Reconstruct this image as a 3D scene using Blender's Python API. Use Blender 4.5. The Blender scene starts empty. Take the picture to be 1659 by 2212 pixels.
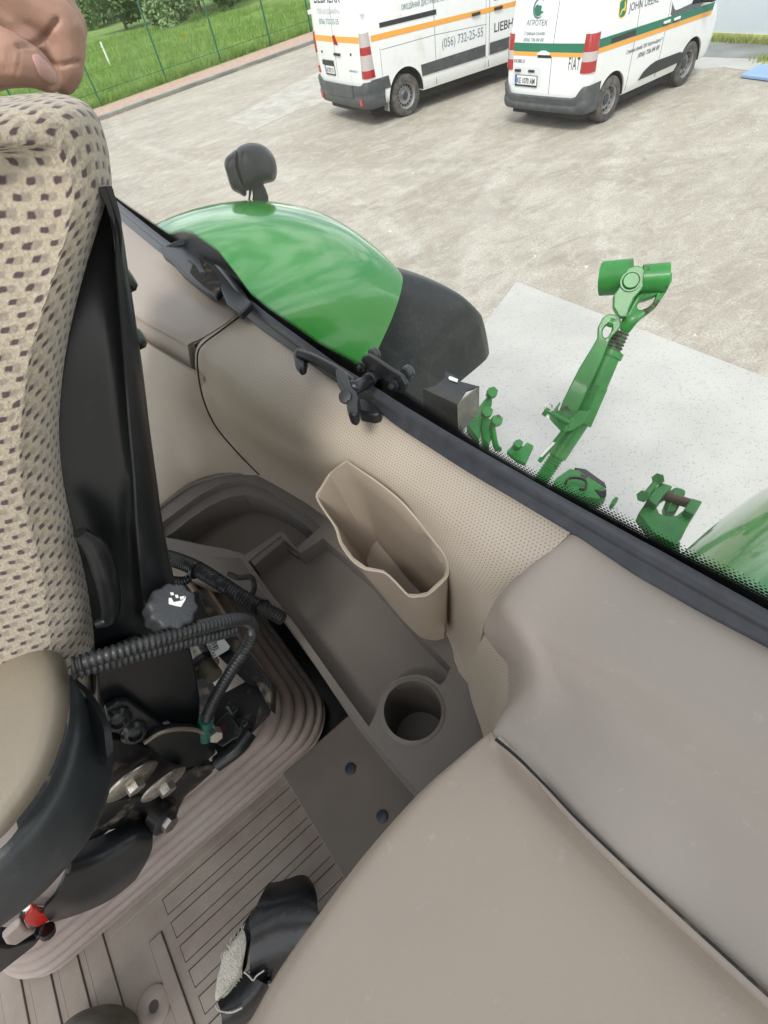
import bpy, bmesh, math, random
import numpy as np
from mathutils import Vector, Matrix, noise as mnoise
random.seed(7)
sc = bpy.context.scene
C = sc.collection

# ------------------------------------------------------------------ camera
# world = tractor frame: x to the rear of the tractor, y across it, z up
FPX, CX, CY, CZ = 1050.0, 829.5, 1106.0, 2.95
_n = np.array([190.5, 854, FPX]); _n /= np.linalg.norm(_n)
_Y = np.array([0, 0, 1.0]) - _n[2] * _n; _Y /= np.linalg.norm(_Y)
_Z = -_n; _X = np.cross(_Y, _Z)
T = np.array([[.8717, .4900, 0], [-.4900, .8717, 0], [0, 0, 1]]) @ np.array([_X, _Y, _Z])
cam_d = bpy.data.cameras.new('camera'); cam = bpy.data.objects.new('camera', cam_d); C.objects.link(cam)
cam_d.sensor_fit = 'VERTICAL'; cam_d.sensor_height = 24; cam_d.lens = 24 * FPX / 2212
cam_d.clip_start = 0.02; cam_d.clip_end = 2000
cr, cdn, cf = T[:, 0], T[:, 1], T[:, 2]
rm = Matrix(((cr[0], -cdn[0], -cf[0]), (cr[1], -cdn[1], -cf[1]), (cr[2], -cdn[2], -cf[2]))).to_4x4()
rm.translation = Vector((0, 0, CZ)); cam.matrix_world = rm
sc.camera = cam

# ------------------------------------------------------------------ world, sun, exposure
SUN_EL, SUN_AZ = math.radians(52), math.radians(215)   # direction TO the sun
w = bpy.data.worlds.new('World'); sc.world = w; w.use_nodes = True
nt = w.node_tree; nt.nodes.clear()
wo = nt.nodes.new('ShaderNodeOutputWorld'); bg = nt.nodes.new('ShaderNodeBackground')
sky = nt.nodes.new('ShaderNodeTexSky'); sky.sky_type = 'NISHITA'; sky.sun_disc = False
sky.sun_elevation = SUN_EL; sky.sun_rotation = math.radians(90) - SUN_AZ
sky.air_density = 1.2; sky.dust_density = 3.0
tc = nt.nodes.new('ShaderNodeTexCoord')
mp = nt.nodes.new('ShaderNodeMapping'); mp.inputs['Scale'].default_value = (1.2, 1.2, 3.6)
nz = nt.nodes.new('ShaderNodeTexNoise'); nz.inputs['Scale'].default_value = 2.3; nz.inputs['Detail'].default_value = 7; nz.inputs['Distortion'].default_value = .5
rp = nt.nodes.new('ShaderNodeValToRGB'); rp.color_ramp.elements[0].position = .40; rp.color_ramp.elements[1].position = .60
rp.color_ramp.elements[0].color = (.12, .12, .12, 1)
mx = nt.nodes.new('ShaderNodeMix'); mx.data_type = 'RGBA'; mx.inputs['B'].default_value = (15.5, 15.8, 16.2, 1)
L = nt.links.new
L(tc.outputs['Generated'], mp.inputs[0]); L(mp.outputs[0], nz.inputs['Vector']); L(nz.outputs['Fac'], rp.inputs[0])
L(rp.outputs[0], mx.inputs['Factor']); L(sky.outputs[0], mx.inputs['A']); L(mx.outputs['Result'], bg.inputs[0])
bg.inputs[1].default_value = 0.11; L(bg.outputs[0], wo.inputs[0])
sd = bpy.data.lights.new('sun', 'SUN'); sd.energy = 1.7; sd.angle = math.radians(14); sd.color = (1, .96, .9)
so = bpy.data.objects.new('sun', sd); C.objects.link(so)
dv = Vector((math.cos(SUN_EL) * math.cos(SUN_AZ), math.cos(SUN_EL) * math.sin(SUN_AZ), math.sin(SUN_EL)))
so.rotation_euler = dv.to_track_quat('Z', 'Y').to_euler(); so.location = dv * 30
sc.view_settings.view_transform = 'Standard'; sc.view_settings.look = 'None'
sc.view_settings.gamma = 1; sc.view_settings.exposure = 0.35
sc.cycles.max_bounces = 8; sc.cycles.transparent_max_bounces = 12; sc.cycles.caustics_reflective = False; sc.cycles.caustics_refractive = False

# ------------------------------------------------------------------ helpers: rays of the measured camera -> real places
def ray(px, py): return T @ np.array([px - CX, py - CY, FPX])
O3 = np.array([0, 0, CZ])
def Z(px, py, z): r = ray(px, py); return Vector(O3 + r * ((z - CZ) / r[2]))
def Xp(px, py, x): r = ray(px, py); return Vector(O3 + r * (x / r[0]))
def Yp(px, py, y): r = ray(px, py); return Vector(O3 + r * (y / r[1]))
def PL(px, py, p0, nn):
    r = Vector(ray(px, py)); o = Vector(O3); return o + r * ((Vector(p0) - o).dot(nn) / r.dot(nn))

ORG = {}
def wl(o): return ORG.get(o.name, Vector((0, 0, 0)))
def obj(name, me, m=None, parent=None, label=None, smooth=True, ang=35):
    """me is in world coordinates (or in the parent's frame when the parent is turned)"""
    me.name = name
    o = bpy.data.objects.new(name, me); C.objects.link(o)
    if m is not None:
        me.materials.clear()
        for q in (m if isinstance(m, (list, tuple)) else [m]): me.materials.append(q)
    if smooth and not me.has_custom_normals:
        me.polygons.foreach_set('use_smooth', [True] * len(me.polygons))
        me.set_sharp_from_angle(angle=math.radians(ang))
    if parent is not None:
        og = wl(parent); me.transform(Matrix.Translation(-og)); o.parent = parent; ORG[o.name] = og
    if label: o['label'] = label
    return o
def top(o, label, cat, group=None):
    o['label'] = label; o['category'] = cat
    if group: o['group'] = group
    return o
def thing(name, label, cat, loc=(0, 0, 0), group=None, rz=None):
    o = bpy.data.objects.new(name, None); C.objects.link(o); o.location = loc; o.empty_display_size = .1
    if rz is not None: o.rotation_euler = (0, 0, rz); ORG[o.name] = Vector((0, 0, 0))
    else: ORG[o.name] = Vector(loc)
    return top(o, label, cat, group)
def rebase(o):
    """move a one-mesh thing's origin to the base of its own bounds"""
    me = o.data; co = np.empty(len(me.vertices) * 3); me.vertices.foreach_get('co', co); co = co.reshape(-1, 3)
    c = Vector(((co[:, 0].min() + co[:, 0].max()) / 2, (co[:, 1].min() + co[:, 1].max()) / 2, co[:, 2].min()))
    me.transform(Matrix.Translation(-c)); o.location = c; ORG[o.name] = c
    return o
def struct(name, me, m): o = obj(name, me, m); o['kind'] = 'structure'; return o

def mesh(v, f, uv=None):
    me = bpy.data.meshes.new('m'); me.from_pydata([tuple(p) for p in v], [], f); me.validate(); me.update()
    if uv is not None:
        l = me.uv_layers.new(name='UVMap')
        for lp in me.loops: l.data[lp.index].uv = uv[lp.vertex_index]
    return me
def frombm(bm):
    me = bpy.data.meshes.new('m'); bmesh.ops.recalc_face_normals(bm, faces=bm.faces); bm.to_mesh(me); bm.free(); return me
def join(meshes):
    bm = bmesh.new()
    for m in meshes: bm.from_mesh(m)
    me = bpy.data.meshes.new('m'); bm.to_mesh(me); bm.free(); return me
def applied(me, mods):
    o = bpy.data.objects.new('tmp', me); C.objects.link(o)
    for t, kw in mods:
        md = o.modifiers.new(t, t)
        for k, v in kw.items(): setattr(md, k, v)
    dg = bpy.context.evaluated_depsgraph_get(); dg.update()
    r = bpy.data.meshes.new_from_object(o.evaluated_get(dg)); bpy.data.objects.remove(o); return r
def boolean(me, cutters, op='DIFFERENCE'):
    for c in cutters:
        co = bpy.data.objects.new('cut', c); C.objects.link(co)
        me = applied(me, [('BOOLEAN', dict(object=co, operation=op, solver='EXACT'))]); bpy.data.objects.remove(co)
    return me
def bevel(me, wd=.003, seg=2, ang=30):
    me.polygons.foreach_set('use_smooth', [True] * len(me.polygons))
    return applied(me, [('BEVEL', dict(width=wd, segments=seg, limit_method='ANGLE', angle_limit=math.radians(ang), harden_normals=True))])
def cr1(a, n, closed=False):
    """Catmull-Rom resample rows of vectors"""
    a = [np.array(p, float) for p in a]; m = len(a); out = []
    segs = m if closed else m - 1
    for i in range(segs):
        if closed: p0, p1, p2, p3 = a[i - 1], a[i], a[(i + 1) % m], a[(i + 2) % m]
        else:
            p1, p2 = a[i], a[i + 1]; p0 = a[i - 1] if i else 2 * p1 - p2; p3 = a[i + 2] if i + 2 < m else 2 * p2 - p1
        for k in range(n):
            t = k / n; out.append(.5 * ((2 * p1) + (-p0 + p2) * t + (2 * p0 - 5 * p1 + 4 * p2 - p3) * t * t + (-p0 + 3 * p1 - 3 * p2 + p3) * t ** 3))
    if not closed: out.append(a[-1])
    return out
def patch(rows, n=6, thick=.004, flip=False, nu=None, smooth=True):
    """rows of world points -> smooth sheet with real thickness, uv in metres"""
    nu = nu or n
    R = [cr1(r, nu) for r in rows] if smooth else [[np.array(p, float) for p in r] for r in rows]
    cols = [cr1([R[i][j] for i in range(len(R))], n) if smooth else [R[i][j] for i in range(len(R))] for j in range(len(R[0]))]
    A = np.array(cols).transpose(1, 0, 2)                       # rows, cols, 3
    nr, nc = A.shape[:2]
    du = np.zeros((nr, nc)); du[:, 1:] = np.cumsum(np.linalg.norm(np.diff(A, axis=1), axis=2), axis=1)
    dvv = np.zeros((nr, nc)); dvv[1:, :] = np.cumsum(np.linalg.norm(np.diff(A, axis=0), axis=2), axis=0)
    du = du - du[:, nc // 2:nc // 2 + 1]; dvv = np.repeat(dvv.mean(axis=1)[:, None], nc, 1) * .5 + dvv * .5
    N = np.zeros_like(A); gu = np.gradient(A, axis=1); gv = np.gradient(A, axis=0); N = np.cross(gu, gv); N /= (np.linalg.norm(N, axis=2, keepdims=True) + 1e-12)
    if flip: N = -N
    V = list(A.reshape(-1, 3)) + list((A - N * thick).reshape(-1, 3)); off = nr * nc; F = []
    ix = lambda i, j: i * nc + j
    for i in range(nr - 1):
        for j in range(nc - 1):
            q = [ix(i, j), ix(i, j + 1), ix(i + 1, j + 1), ix(i + 1, j)]
            if flip: q = q[::-1]
            F.append(q); F.append([k + off for k in q[::-1]])
    bd = [ix(0, j) for j in range(nc)] + [ix(i, nc - 1) for i in range(1, nr)] + [ix(nr - 1, j) for j in range(nc - 2, -1, -1)] + [ix(i, 0) for i in range(nr - 2, 0, -1)]
    for k in range(len(bd)):
        a, b = bd[k], bd[(k + 1) % len(bd)]; q = [b, a, a + off, b + off]
        F.append(q[::-1] if flip else q)
    uv = list(zip(du.reshape(-1), dvv.reshape(-1))) * 2
    return mesh(V, F, uv)
def prism(pts, vec, bev=0, seg=2):
    n = len(pts); vec = Vector(vec)
    v = [Vector(p) for p in pts] + [Vector(p) + vec for p in pts]
    bm = bmesh.new(); vs = [bm.verts.new(p) for p in v]
    bm.faces.new(vs[:n][::-1]); bm.faces.new(vs[n:])
    for i in range(n): bm.faces.new([vs[i], vs[(i + 1) % n], vs[(i + 1) % n + n], vs[i + n]])
    me = frombm(bm)
    return bevel(me, bev, seg) if bev else me
def box(lo, hi, bev=0):
    x0, y0, z0 = lo; x1, y1, z1 = hi
    return prism([(x0, y0, z0), (x1, y0, z0), (x1, y1, z0), (x0, y1, z0)], (0, 0, z1 - z0), bev)
def frame_of(d):
    d = Vector(d).normalized(); a = Vector((0, 0, 1)) if abs(d.z) < .9 else Vector((1, 0, 0))
    s = d.cross(a).normalized(); return d, s, s.cross(d).normalized()
def tube(pts, rad, seg=12, sub=6, caps=True, corr=None):
    """tube along a smooth path; corr=(pitch, depth) makes a corrugated hose"""
    P = [Vector(p) for p in (cr1(pts, sub) if sub > 1 else pts)]
    if corr:
        Q = [P[0]]; step = corr[0] / 4; d = 0
        for a, b in zip(P[:-1], P[1:]):
            l = (b - a).length; t = step - d
            while t <= l: Q.append(a.lerp(b, t / l)); t += step
            d = l - (t - step)
        P = Q
    n = len(P); V = []; F = []; prev = None
    for i, p in enumerate(P):
        d = (P[min(i + 1, n - 1)] - P[max(i - 1, 0)]).normalized()
        if prev is None: _, s, _ = frame_of(d)
        else: s = (prev - d * prev.dot(d)).normalized()
        prev = s; t = d.cross(s)
        r = rad(i / (n - 1)) if callable(rad) else (rad if not isinstance(rad, (list, tuple)) else float(np.interp(i / (n - 1), np.linspace(0, 1, len(rad)), rad)))
        if corr: r -= corr[1] * (1 if i % 4 in (2, 3) else 0)
        for k in range(seg):
            a = 2 * math.pi * k / seg; V.append(p + s * (math.cos(a) * r) + t * (math.sin(a) * r))
    for i in range(n - 1):
        for k in range(seg):
            k2 = (k + 1) % seg; F.append([i * seg + k, i * seg + k2, (i + 1) * seg + k2, (i + 1) * seg + k])
    if caps: F.append(list(range(seg))[::-1]); F.append([(n - 1) * seg + k for k in range(seg)])
    return mesh(V, F)
def lathe(prof, p0, axis, seg=32, closed=True, lobes=None):
    """prof = [(r, h)], turned about axis at p0"""
    d, s, t = frame_of(axis); p0 = Vector(p0); V = []; F = []; n = len(prof)
    for r, h in prof:
        for k in range(seg):
            a = 2 * math.pi * k / seg; rr = r
            if lobes: rr = r * (1 + lobes[1] * math.cos(lobes[0] * a)) if r > lobes[2] else r
            V.append(p0 + d * h + s * (math.cos(a) * rr) + t * (math.sin(a) * rr))
    for i in range(n - 1):
        for k in range(seg):
            k2 = (k + 1) % seg; F.append([i * seg + k, i * seg + k2, (i + 1) * seg + k2, (i + 1) * seg + k])
    if closed: F.append(list(range(seg))[::-1]); F.append([(n - 1) * seg + k for k in range(seg)])
    me = mesh(V, F); bm = bmesh.new(); bm.from_mesh(me); bmesh.ops.remove_doubles(bm, verts=bm.verts, dist=1e-6); return frombm(bm)
def pp(pxs, p0, nn): return [PL(x, y, p0, nn) for x, y in pxs]
def facet(pxs, p0, nn, th, bev=.002, seg=2):
    """outline lying in the plane (p0, nn), thickness th away from the viewer side"""
    nn = Vector(nn).normalized(); return prism(pp(pxs, p0, nn), nn * th, bev, seg)
def arc(cx, cy, r, a0, a1, n, ry=None):
    ry = ry or r; return [(cx + r * math.cos(math.radians(a0 + (a1 - a0) * i / n)), cy + ry * math.sin(math.radians(a0 + (a1 - a0) * i / n))) for i in range(n + 1)]

# ------------------------------------------------------------------ materials
class NB:
    def __init__(s, m): s.nt = m.node_tree; s.n = s.nt.nodes
    def new(s, t, **k):
        x = s.n.new(t)
        for a, b in k.items(): setattr(x, a, b)
        return x
    def put(s, sock, v):
        if hasattr(v, 'is_output') or isinstance(v, bpy.types.NodeSocket): s.nt.links.new(v, sock)
        else: sock.default_value = v
    def math(s, op, a, b=None, c=None):
        x = s.new('ShaderNodeMath', operation=op); s.put(x.inputs[0], a)
        if b is not None: s.put(x.inputs[1], b)
        if c is not None: s.put(x.inputs[2], c)
        return x.outputs[0]
    def noise(s, vec, scale, detail=4, rough=.55, dist=0):
        x = s.new('ShaderNodeTexNoise'); x.inputs['Scale'].default_value = scale; x.inputs['Detail'].default_value = detail
        x.inputs['Roughness'].default_value = rough; x.inputs['Distortion'].default_value = dist
        if vec is not None: s.nt.links.new(vec, x.inputs['Vector'])
        return x.outputs['Fac']
    def ramp(s, f, p0, p1, c0=(0, 0, 0, 1), c1=(1, 1, 1, 1)):
        x = s.new('ShaderNodeValToRGB'); e = x.color_ramp.elements; e[0].position = p0; e[1].position = p1; e[0].color = c0; e[1].color = c1
        s.nt.links.new(f, x.inputs[0]); return x.outputs[0]
    def mix(s, f, a, b):
        x = s.new('ShaderNodeMix', data_type='RGBA'); s.put(x.inputs['Factor'], f); s.put(x.inputs['A'], a); s.put(x.inputs['B'], b); return x.outputs['Result']
    def coord(s, kind='Object', scale=None, rot=None):
        t = s.new('ShaderNodeTexCoord').outputs[kind]
        if scale is None and rot is None: return t
        m = s.new('ShaderNodeMapping'); s.nt.links.new(t, m.inputs[0])
        if scale: m.inputs['Scale'].default_value = scale
        if rot: m.inputs['Rotation'].default_value = rot
        return m.outputs[0]
def c4(c): return (c[0], c[1], c[2], 1)
def mat(name, col, rough=.5, metal=0, var=None, dirt=None, bump=None, coat=0, coord='Object', spec=.5):
    """var=(scale, amount) tone variation; dirt=(colour, scale, lo, hi); bump=(scale, strength, distance)"""
    m = bpy.data.materials.new(name); m.use_nodes = True; b = NB(m); p = m.node_tree.nodes['Principled BSDF']
    v = b.coord(coord); col = c4(col)
    if var:
        f = b.noise(v, var[0], 5); k = var[1]
        out = b.mix(b.ramp(f, .3, .7), tuple(c * (1 - k) for c in col[:3]) + (1,), tuple(min(1, c * (1 + k)) for c in col[:3]) + (1,))
    else: out = col
    rr = rough
    if dirt:
        g = b.ramp(b.noise(v, dirt[1], 8, .65), dirt[2], dirt[3]); out = b.mix(g, out, c4(dirt[0]))
        rr = b.math('MULTIPLY_ADD', g, .35, rough)
    b.put(p.inputs['Base Color'], out); b.put(p.inputs['Roughness'], rr)
    p.inputs['Metallic'].default_value = metal; p.inputs['Coat Weight'].default_value = coat; p.inputs['Coat Roughness'].default_value = .06
    p.inputs['Specular IOR Level'].default_value = spec
    if bump:
        bp = b.new('ShaderNodeBump'); bp.inputs['Strength'].default_value = bump[1]; bp.inputs['Distance'].default_value = bump[2]
        b.put(bp.inputs['Height'], b.noise(v, bump[0], 4)); b.put(p.inputs['Normal'], bp.outputs[0])
    return m
M = {}
M['plastic'] = mat('tan_plastic', (.385, .325, .262), .5, var=(3, .05), dirt=((.43, .39, .33), 60, .62, .75), bump=(420, .35, .0008))
M['plastic2'] = mat('grey_tan_plastic', (.365, .318, .275), .5, var=(3, .05), dirt=((.43, .38, .33), 60, .62, .75), bump=(420, .35, .0008))
M['bin'] = mat('bin_plastic', (.33, .275, .22), .5, var=(9, .06), bump=(700, .1, .0005))
M['tray'] = mat('dark_taupe_plastic', (.165, .148, .133), .5, var=(8, .08), dirt=((.2, .17, .14), 30, .55, .9), bump=(800, .15, .0005))
M['kick'] = mat('taupe_plate', (.20, .175, .15), .55, var=(7, .1), dirt=((.24, .2, .17), 12, .5, .8))
M['bellows'] = mat('bellows_rubber', (.36, .29, .258), .65, var=(10, .1), dirt=((.42, .37, .33), 9, .42, .75), bump=(300, .2, .001))
M['mat'] = mat('mat_rubber', (.25, .20, .172), .75, var=(7, .12), dirt=((.37, .335, .285), 4.5, .36, .66), bump=(260, .25, .001))
M['groove'] = mat('mat_groove', (.06, .05, .045), .8)
M['black'] = mat('black_plastic', (.014, .016, .018), .38, var=(20, .2), dirt=((.07, .07, .065), 40, .6, .95), bump=(500, .08, .0005))
M['blackmetal'] = mat('black_painted_metal', (.010, .012, .013), .28, var=(15, .2), dirt=((.045, .045, .042), 25, .62, .95))
M['dirtymetal'] = mat('dirty_black_metal', (.018, .018, .018), .35, dirt=((.17, .14, .10), 26, .54, .68), bump=(120, .25, .001))
M['rubber'] = mat('seal_rubber', (.042, .047, .056), .42, var=(60, .2), bump=(200, .15, .001))
M['gap'] = mat('gap_shade_and_dirt', (.012, .011, .010), .8, dirt=((.16, .12, .07), 30, .52, .7))  # near-black stands for shade in the gaps, brown dirt over it
M['hose'] = mat('hose_plastic', (.022, .023, .024), .4, dirt=((.10, .10, .09), 60, .55, .9))
M['knob'] = mat('knob_plastic', (.04, .043, .046), .5, bump=(600, .2, .0006))
M['white'] = mat('white_print', (.8, .8, .78), .5)
M['label'] = mat('white_label', (.75, .75, .73), .4)
M['zinc'] = mat('zinc_steel', (.55, .53, .48), .35, 1, dirt=((.15, .12, .08), 60, .5, .7))
M['steel'] = mat('galvanised_steel', (.6, .6, .58), .4, .9)
M['teal'] = mat('teal_tape', (.01, .10, .075), .5)
M['red'] = mat('red_plastic', (.62, .02, .015), .35)
M['green'] = mat('green_paint', (.026, .25, .030), .25, coat=1, spec=.6)
M['green'].node_tree.nodes['Principled BSDF'].inputs['Coat IOR'].default_value = 1.5
M['greenc'] = mat('green_casting', (.016, .185, .024), .45, var=(12, .2), dirt=((.05, .035, .02), 9, .60, .66), coat=.1, bump=(90, .15, .002))
M['fender_black'] = mat('black_fender_plastic', (.017, .019, .020), .33, var=(30, .2), dirt=((.07, .068, .062), 60, .55, .9), bump=(260, .1, .001))
M['lamp_black'] = mat('matt_black_housing', (.012, .016, .018), .42, var=(12, .2), dirt=((.04, .045, .045), 30, .55, .95))
M['vanpaint'] = mat('white_van_paint', (.78, .79, .78), .3, coat=.5, dirt=((.62, .60, .54), 2.5, .55, .85))
M['vangrey'] = mat('grey_bumper_plastic', (.055, .062, .065), .55, var=(8, .15), dirt=((.14, .135, .12), 6, .5, .85))
M['vandark'] = mat('dark_trim', (.02, .021, .022), .45)
M['tyre'] = mat('tyre_rubber', (.05, .048, .045), .8, dirt=((.17, .155, .13), 8, .42, .75), bump=(60, .3, .004))
M['rim'] = mat('grey_wheel', (.30, .30, .30), .45, .5, dirt=((.16, .14, .12), 10, .5, .8))
M['arch'] = mat('wheel_arch_liner', (.012, .012, .012), .8)
M['orange'] = mat('orange_stripe', (.78, .36, .06), .4)
M['dgreen'] = mat('green_stripe', (.008, .155, .085), .4)
M['ink'] = mat('dark_lettering', (.035, .045, .055), .4)
M['inkb'] = mat('blue_grey_lettering', (.13, .19, .24), .4)
M['faint'] = mat('faded_lettering', (.45, .47, .48), .5)
M['plate_blue'] = mat('plate_blue', (.02, .10, .5), .4)
M['yellow'] = mat('yellow_print', (.8, .55, .04), .4)
M['lampred'] = mat('red_lens', (.36, .012, .016), .12, coat=1)
M['lampclear'] = mat('clear_lens', (.48, .43, .42), .12, coat=1)
M['glassdark'] = mat('dark_window', (.02, .025, .03), .05, coat=1)
M['chrome'] = mat('polished_metal', (.7, .7, .7), .15, 1)
M['post'] = mat('green_fence_paint', (.01, .10, .055), .45)
M['bark'] = mat('bark', (.10, .08, .06), .9, bump=(20, .5, .02))
M['kerb'] = mat('kerb_concrete', (.20, .21, .20), .8, var=(1.2, .3), bump=(30, .4, .01))
M['redgravel'] = mat('red_gravel', (.42, .29, .23), .9, var=(14, .25), bump=(40, .6, .02))
M['blue'] = mat('blue_board', (.25, .38, .60), .5, var=(2, .1))
M['wall'] = mat('pale_blue_wall', (.56, .62, .66), .7, var=(1.5, .05), bump=(8, .1, .01))
M['weeds'] = mat('weeds', (.25, .30, .08), .8)
M['skin'] = mat('skin', (.40, .24, .18), .55, var=(30, .16), bump=(420, .25, .0008), spec=.4)
M['skin'].node_tree.nodes['Principled BSDF'].inputs['Subsurface Weight'].default_value = .15
M['skin'].node_tree.nodes['Principled BSDF'].inputs['Subsurface Radius'].default_value = (.01, .004, .002)
M['nail'] = mat('fingernail', (.50, .29, .25), .3, spec=.5)
M['glove'] = mat('glove_rubber', (.012, .014, .016), .3, var=(30, .3), dirt=((.09, .09, .08), 25, .58, .85), bump=(70, .3, .003))
M['lining'] = mat('frayed_white_lining', (.62, .59, .50), .95, dirt=((.33, .30, .24), 60, .5, .8), bump=(300, .9, .003))
M['shoe'] = mat('dusty_olive_leather', (.15, .15, .12), .7, var=(30, .3), bump=(90, .3, .002))
M['roof'] = mat('roof_liner', (.30, .28, .26), .8)

def leather():
    m = bpy.data.materials.new('perforated_leather'); m.use_nodes = True; b = NB(m); p = m.node_tree.nodes['Principled BSDF']
    uv = b.coord('UV'); sx = b.new('ShaderNodeSeparateXYZ'); b.put(sx.inputs[0], uv)
    P = .0047
    u = b.math('DIVIDE', sx.outputs[0], P); v = b.math('DIVIDE', sx.outputs[1], P * .87)
    row = b.math('FLOOR', v); off = b.math('MULTIPLY', b.math('MODULO', b.math('ABSOLUTE', row), 2.0), .5)
    fu = b.math('SUBTRACT', b.math('FRACT', b.math('ADD', u, off)), .5); fv = b.math('SUBTRACT', b.math('FRACT', v), .5)
    d = b.math('SQRT', b.math('ADD', b.math('MULTIPLY', fu, fu), b.math('MULTIPLY', fv, fv)))
    sy = b.new('ShaderNodeSeparateXYZ'); b.put(sy.inputs[0], b.coord('Object'))
    hole = b.math('MULTIPLY', b.ramp(d, .11, .185, (1, 1, 1, 1), (0, 0, 0, 1)), b.ramp(sy.outputs[1], .40 - .8, .95 - .8, (1, 1, 1, 1), (.15, .15, .15, 1)))
    base = b.mix(b.ramp(b.noise(b.coord('Object'), 8, 4), .3, .7), (.42, .365, .295, 1), (.465, .405, .33, 1))
    b.put(p.inputs['Base Color'], b.mix(hole, base, (.10, .08, .06, 1))); p.inputs['Roughness'].default_value = .5
    bp = b.new('ShaderNodeBump'); bp.inputs['Strength'].default_value = .35; bp.inputs['Distance'].default_value = .001
    b.put(bp.inputs['Height'], b.math('SUBTRACT', 1.0, hole)); b.put(p.inputs['Normal'], bp.outputs[0])
    return m
M['leather'] = leather()
M['leather_plain'] = mat('plain_leather', (.43, .375, .305), .5, var=(8, .05), bump=(500, .3, .001))
def spotted():
    m = bpy.data.materials.new('spotted_fabric'); m.use_nodes = True; b = NB(m); p = m.node_tree.nodes['Principled BSDF']
    uv0 = b.coord('UV'); ob = b.coord('Object')
    nv = b.new('ShaderNodeTexNoise'); nv.inputs['Scale'].default_value = 110; nv.inputs['Detail'].default_value = 3; b.put(nv.inputs['Vector'], uv0)
    ad = b.new('ShaderNodeVectorMath', operation='MULTIPLY_ADD'); b.put(ad.inputs[0], nv.outputs['Color']); ad.inputs[1].default_value = (.0045, .0045, 0); b.put(ad.inputs[2], uv0)
    sx = b.new('ShaderNodeSeparateXYZ'); b.put(sx.inputs[0], ad.outputs[0])
    def spots(ox, oy, ru, rv):
        u = b.math('ADD', b.math('DIVIDE', sx.outputs[1], .0152), ox); v = b.math('ADD', b.math('DIVIDE', sx.outputs[0], .0092), oy)
        row = b.math('FLOOR', v); off = b.math('MULTIPLY', b.math('MODULO', b.math('ABSOLUTE', row), 2.0), .5)
        fu = b.math('DIVIDE', b.math('SUBTRACT', b.math('FRACT', b.math('ADD', u, off)), .5), ru)
        fv = b.math('DIVIDE', b.math('SUBTRACT', b.math('FRACT', v), .5), rv)
        d = b.math('POWER', b.math('ADD', b.math('POWER', b.math('ABSOLUTE', fu), 4.0), b.math('POWER', b.math('ABSOLUTE', fv), 4.0)), .25)
        return b.ramp(d, .60, 1.05, (1, 1, 1, 1), (0, 0, 0, 1))
    fine = b.noise(ob, 420, 3)
    base = b.mix(b.ramp(fine, .3, .7), (.36, .305, .228, 1), (.51, .448, .35, 1))
    s1 = spots(.30, .02, .24, .38); s0 = spots(0, 0, .20, .30)
    k = b.mix(b.math('MULTIPLY', s1, .55), base, (.20, .17, .14, 1)); k = b.mix(b.math('MULTIPLY', s0, .93), k, (.055, .035, .045, 1))
    b.put(p.inputs['Base Color'], k); p.inputs['Roughness'].default_value = .92; p.inputs['Sheen Weight'].default_value = .25
    bp = b.new('ShaderNodeBump'); bp.inputs['Strength'].default_value = .6; bp.inputs['Distance'].default_value = .002
    b.put(bp.inputs['Height'], fine); b.put(p.inputs['Normal'], bp.outputs[0])
    return m
M['fabric'] = spotted()
def glassm():
    m = bpy.data.materials.new('window_glass'); m.use_nodes = True; b = NB(m); n = m.node_tree.nodes; n.remove(n['Principled BSDF'])
    tr = b.new('ShaderNodeBsdfTransparent'); tr.inputs[0].default_value = (.985, .998, .99, 1)
    gl = b.new('ShaderNodeBsdfGlossy'); gl.inputs['Roughness'].default_value = .01; gl.inputs[0].default_value = (1, 1, 1, 1)
    fr = b.new('ShaderNodeFresnel'); fr.inputs[0].default_value = 1.35
    ms = b.new('ShaderNodeMixShader'); b.put(ms.inputs[0], b.math('MINIMUM', b.math('MULTIPLY', fr.outputs[0], .13), .035)); b.put(ms.inputs[1], tr.outputs[0]); b.put(ms.inputs[2], gl.outputs[0])
    df = b.new('ShaderNodeBsdfDiffuse'); df.inputs[0].default_value = (.75, .75, .72, 1)
    v = b.coord('Object'); sp = b.ramp(b.noise(v, 260, 2), .70, .78); hz = b.ramp(b.noise(v, 5, 5), .4, .8)
    f = b.math('ADD', b.math('MULTIPLY', sp, .06), b.math('MULTIPLY_ADD', hz, .022, .004))
    m2 = b.new('ShaderNodeMixShader'); b.put(m2.inputs[0], f); b.put(m2.inputs[1], ms.outputs[0]); b.put(m2.inputs[2], df.outputs[0])
    b.put(n['Material Output'].inputs[0], m2.outputs[0]); return m
M['glass'] = glassm()
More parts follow.
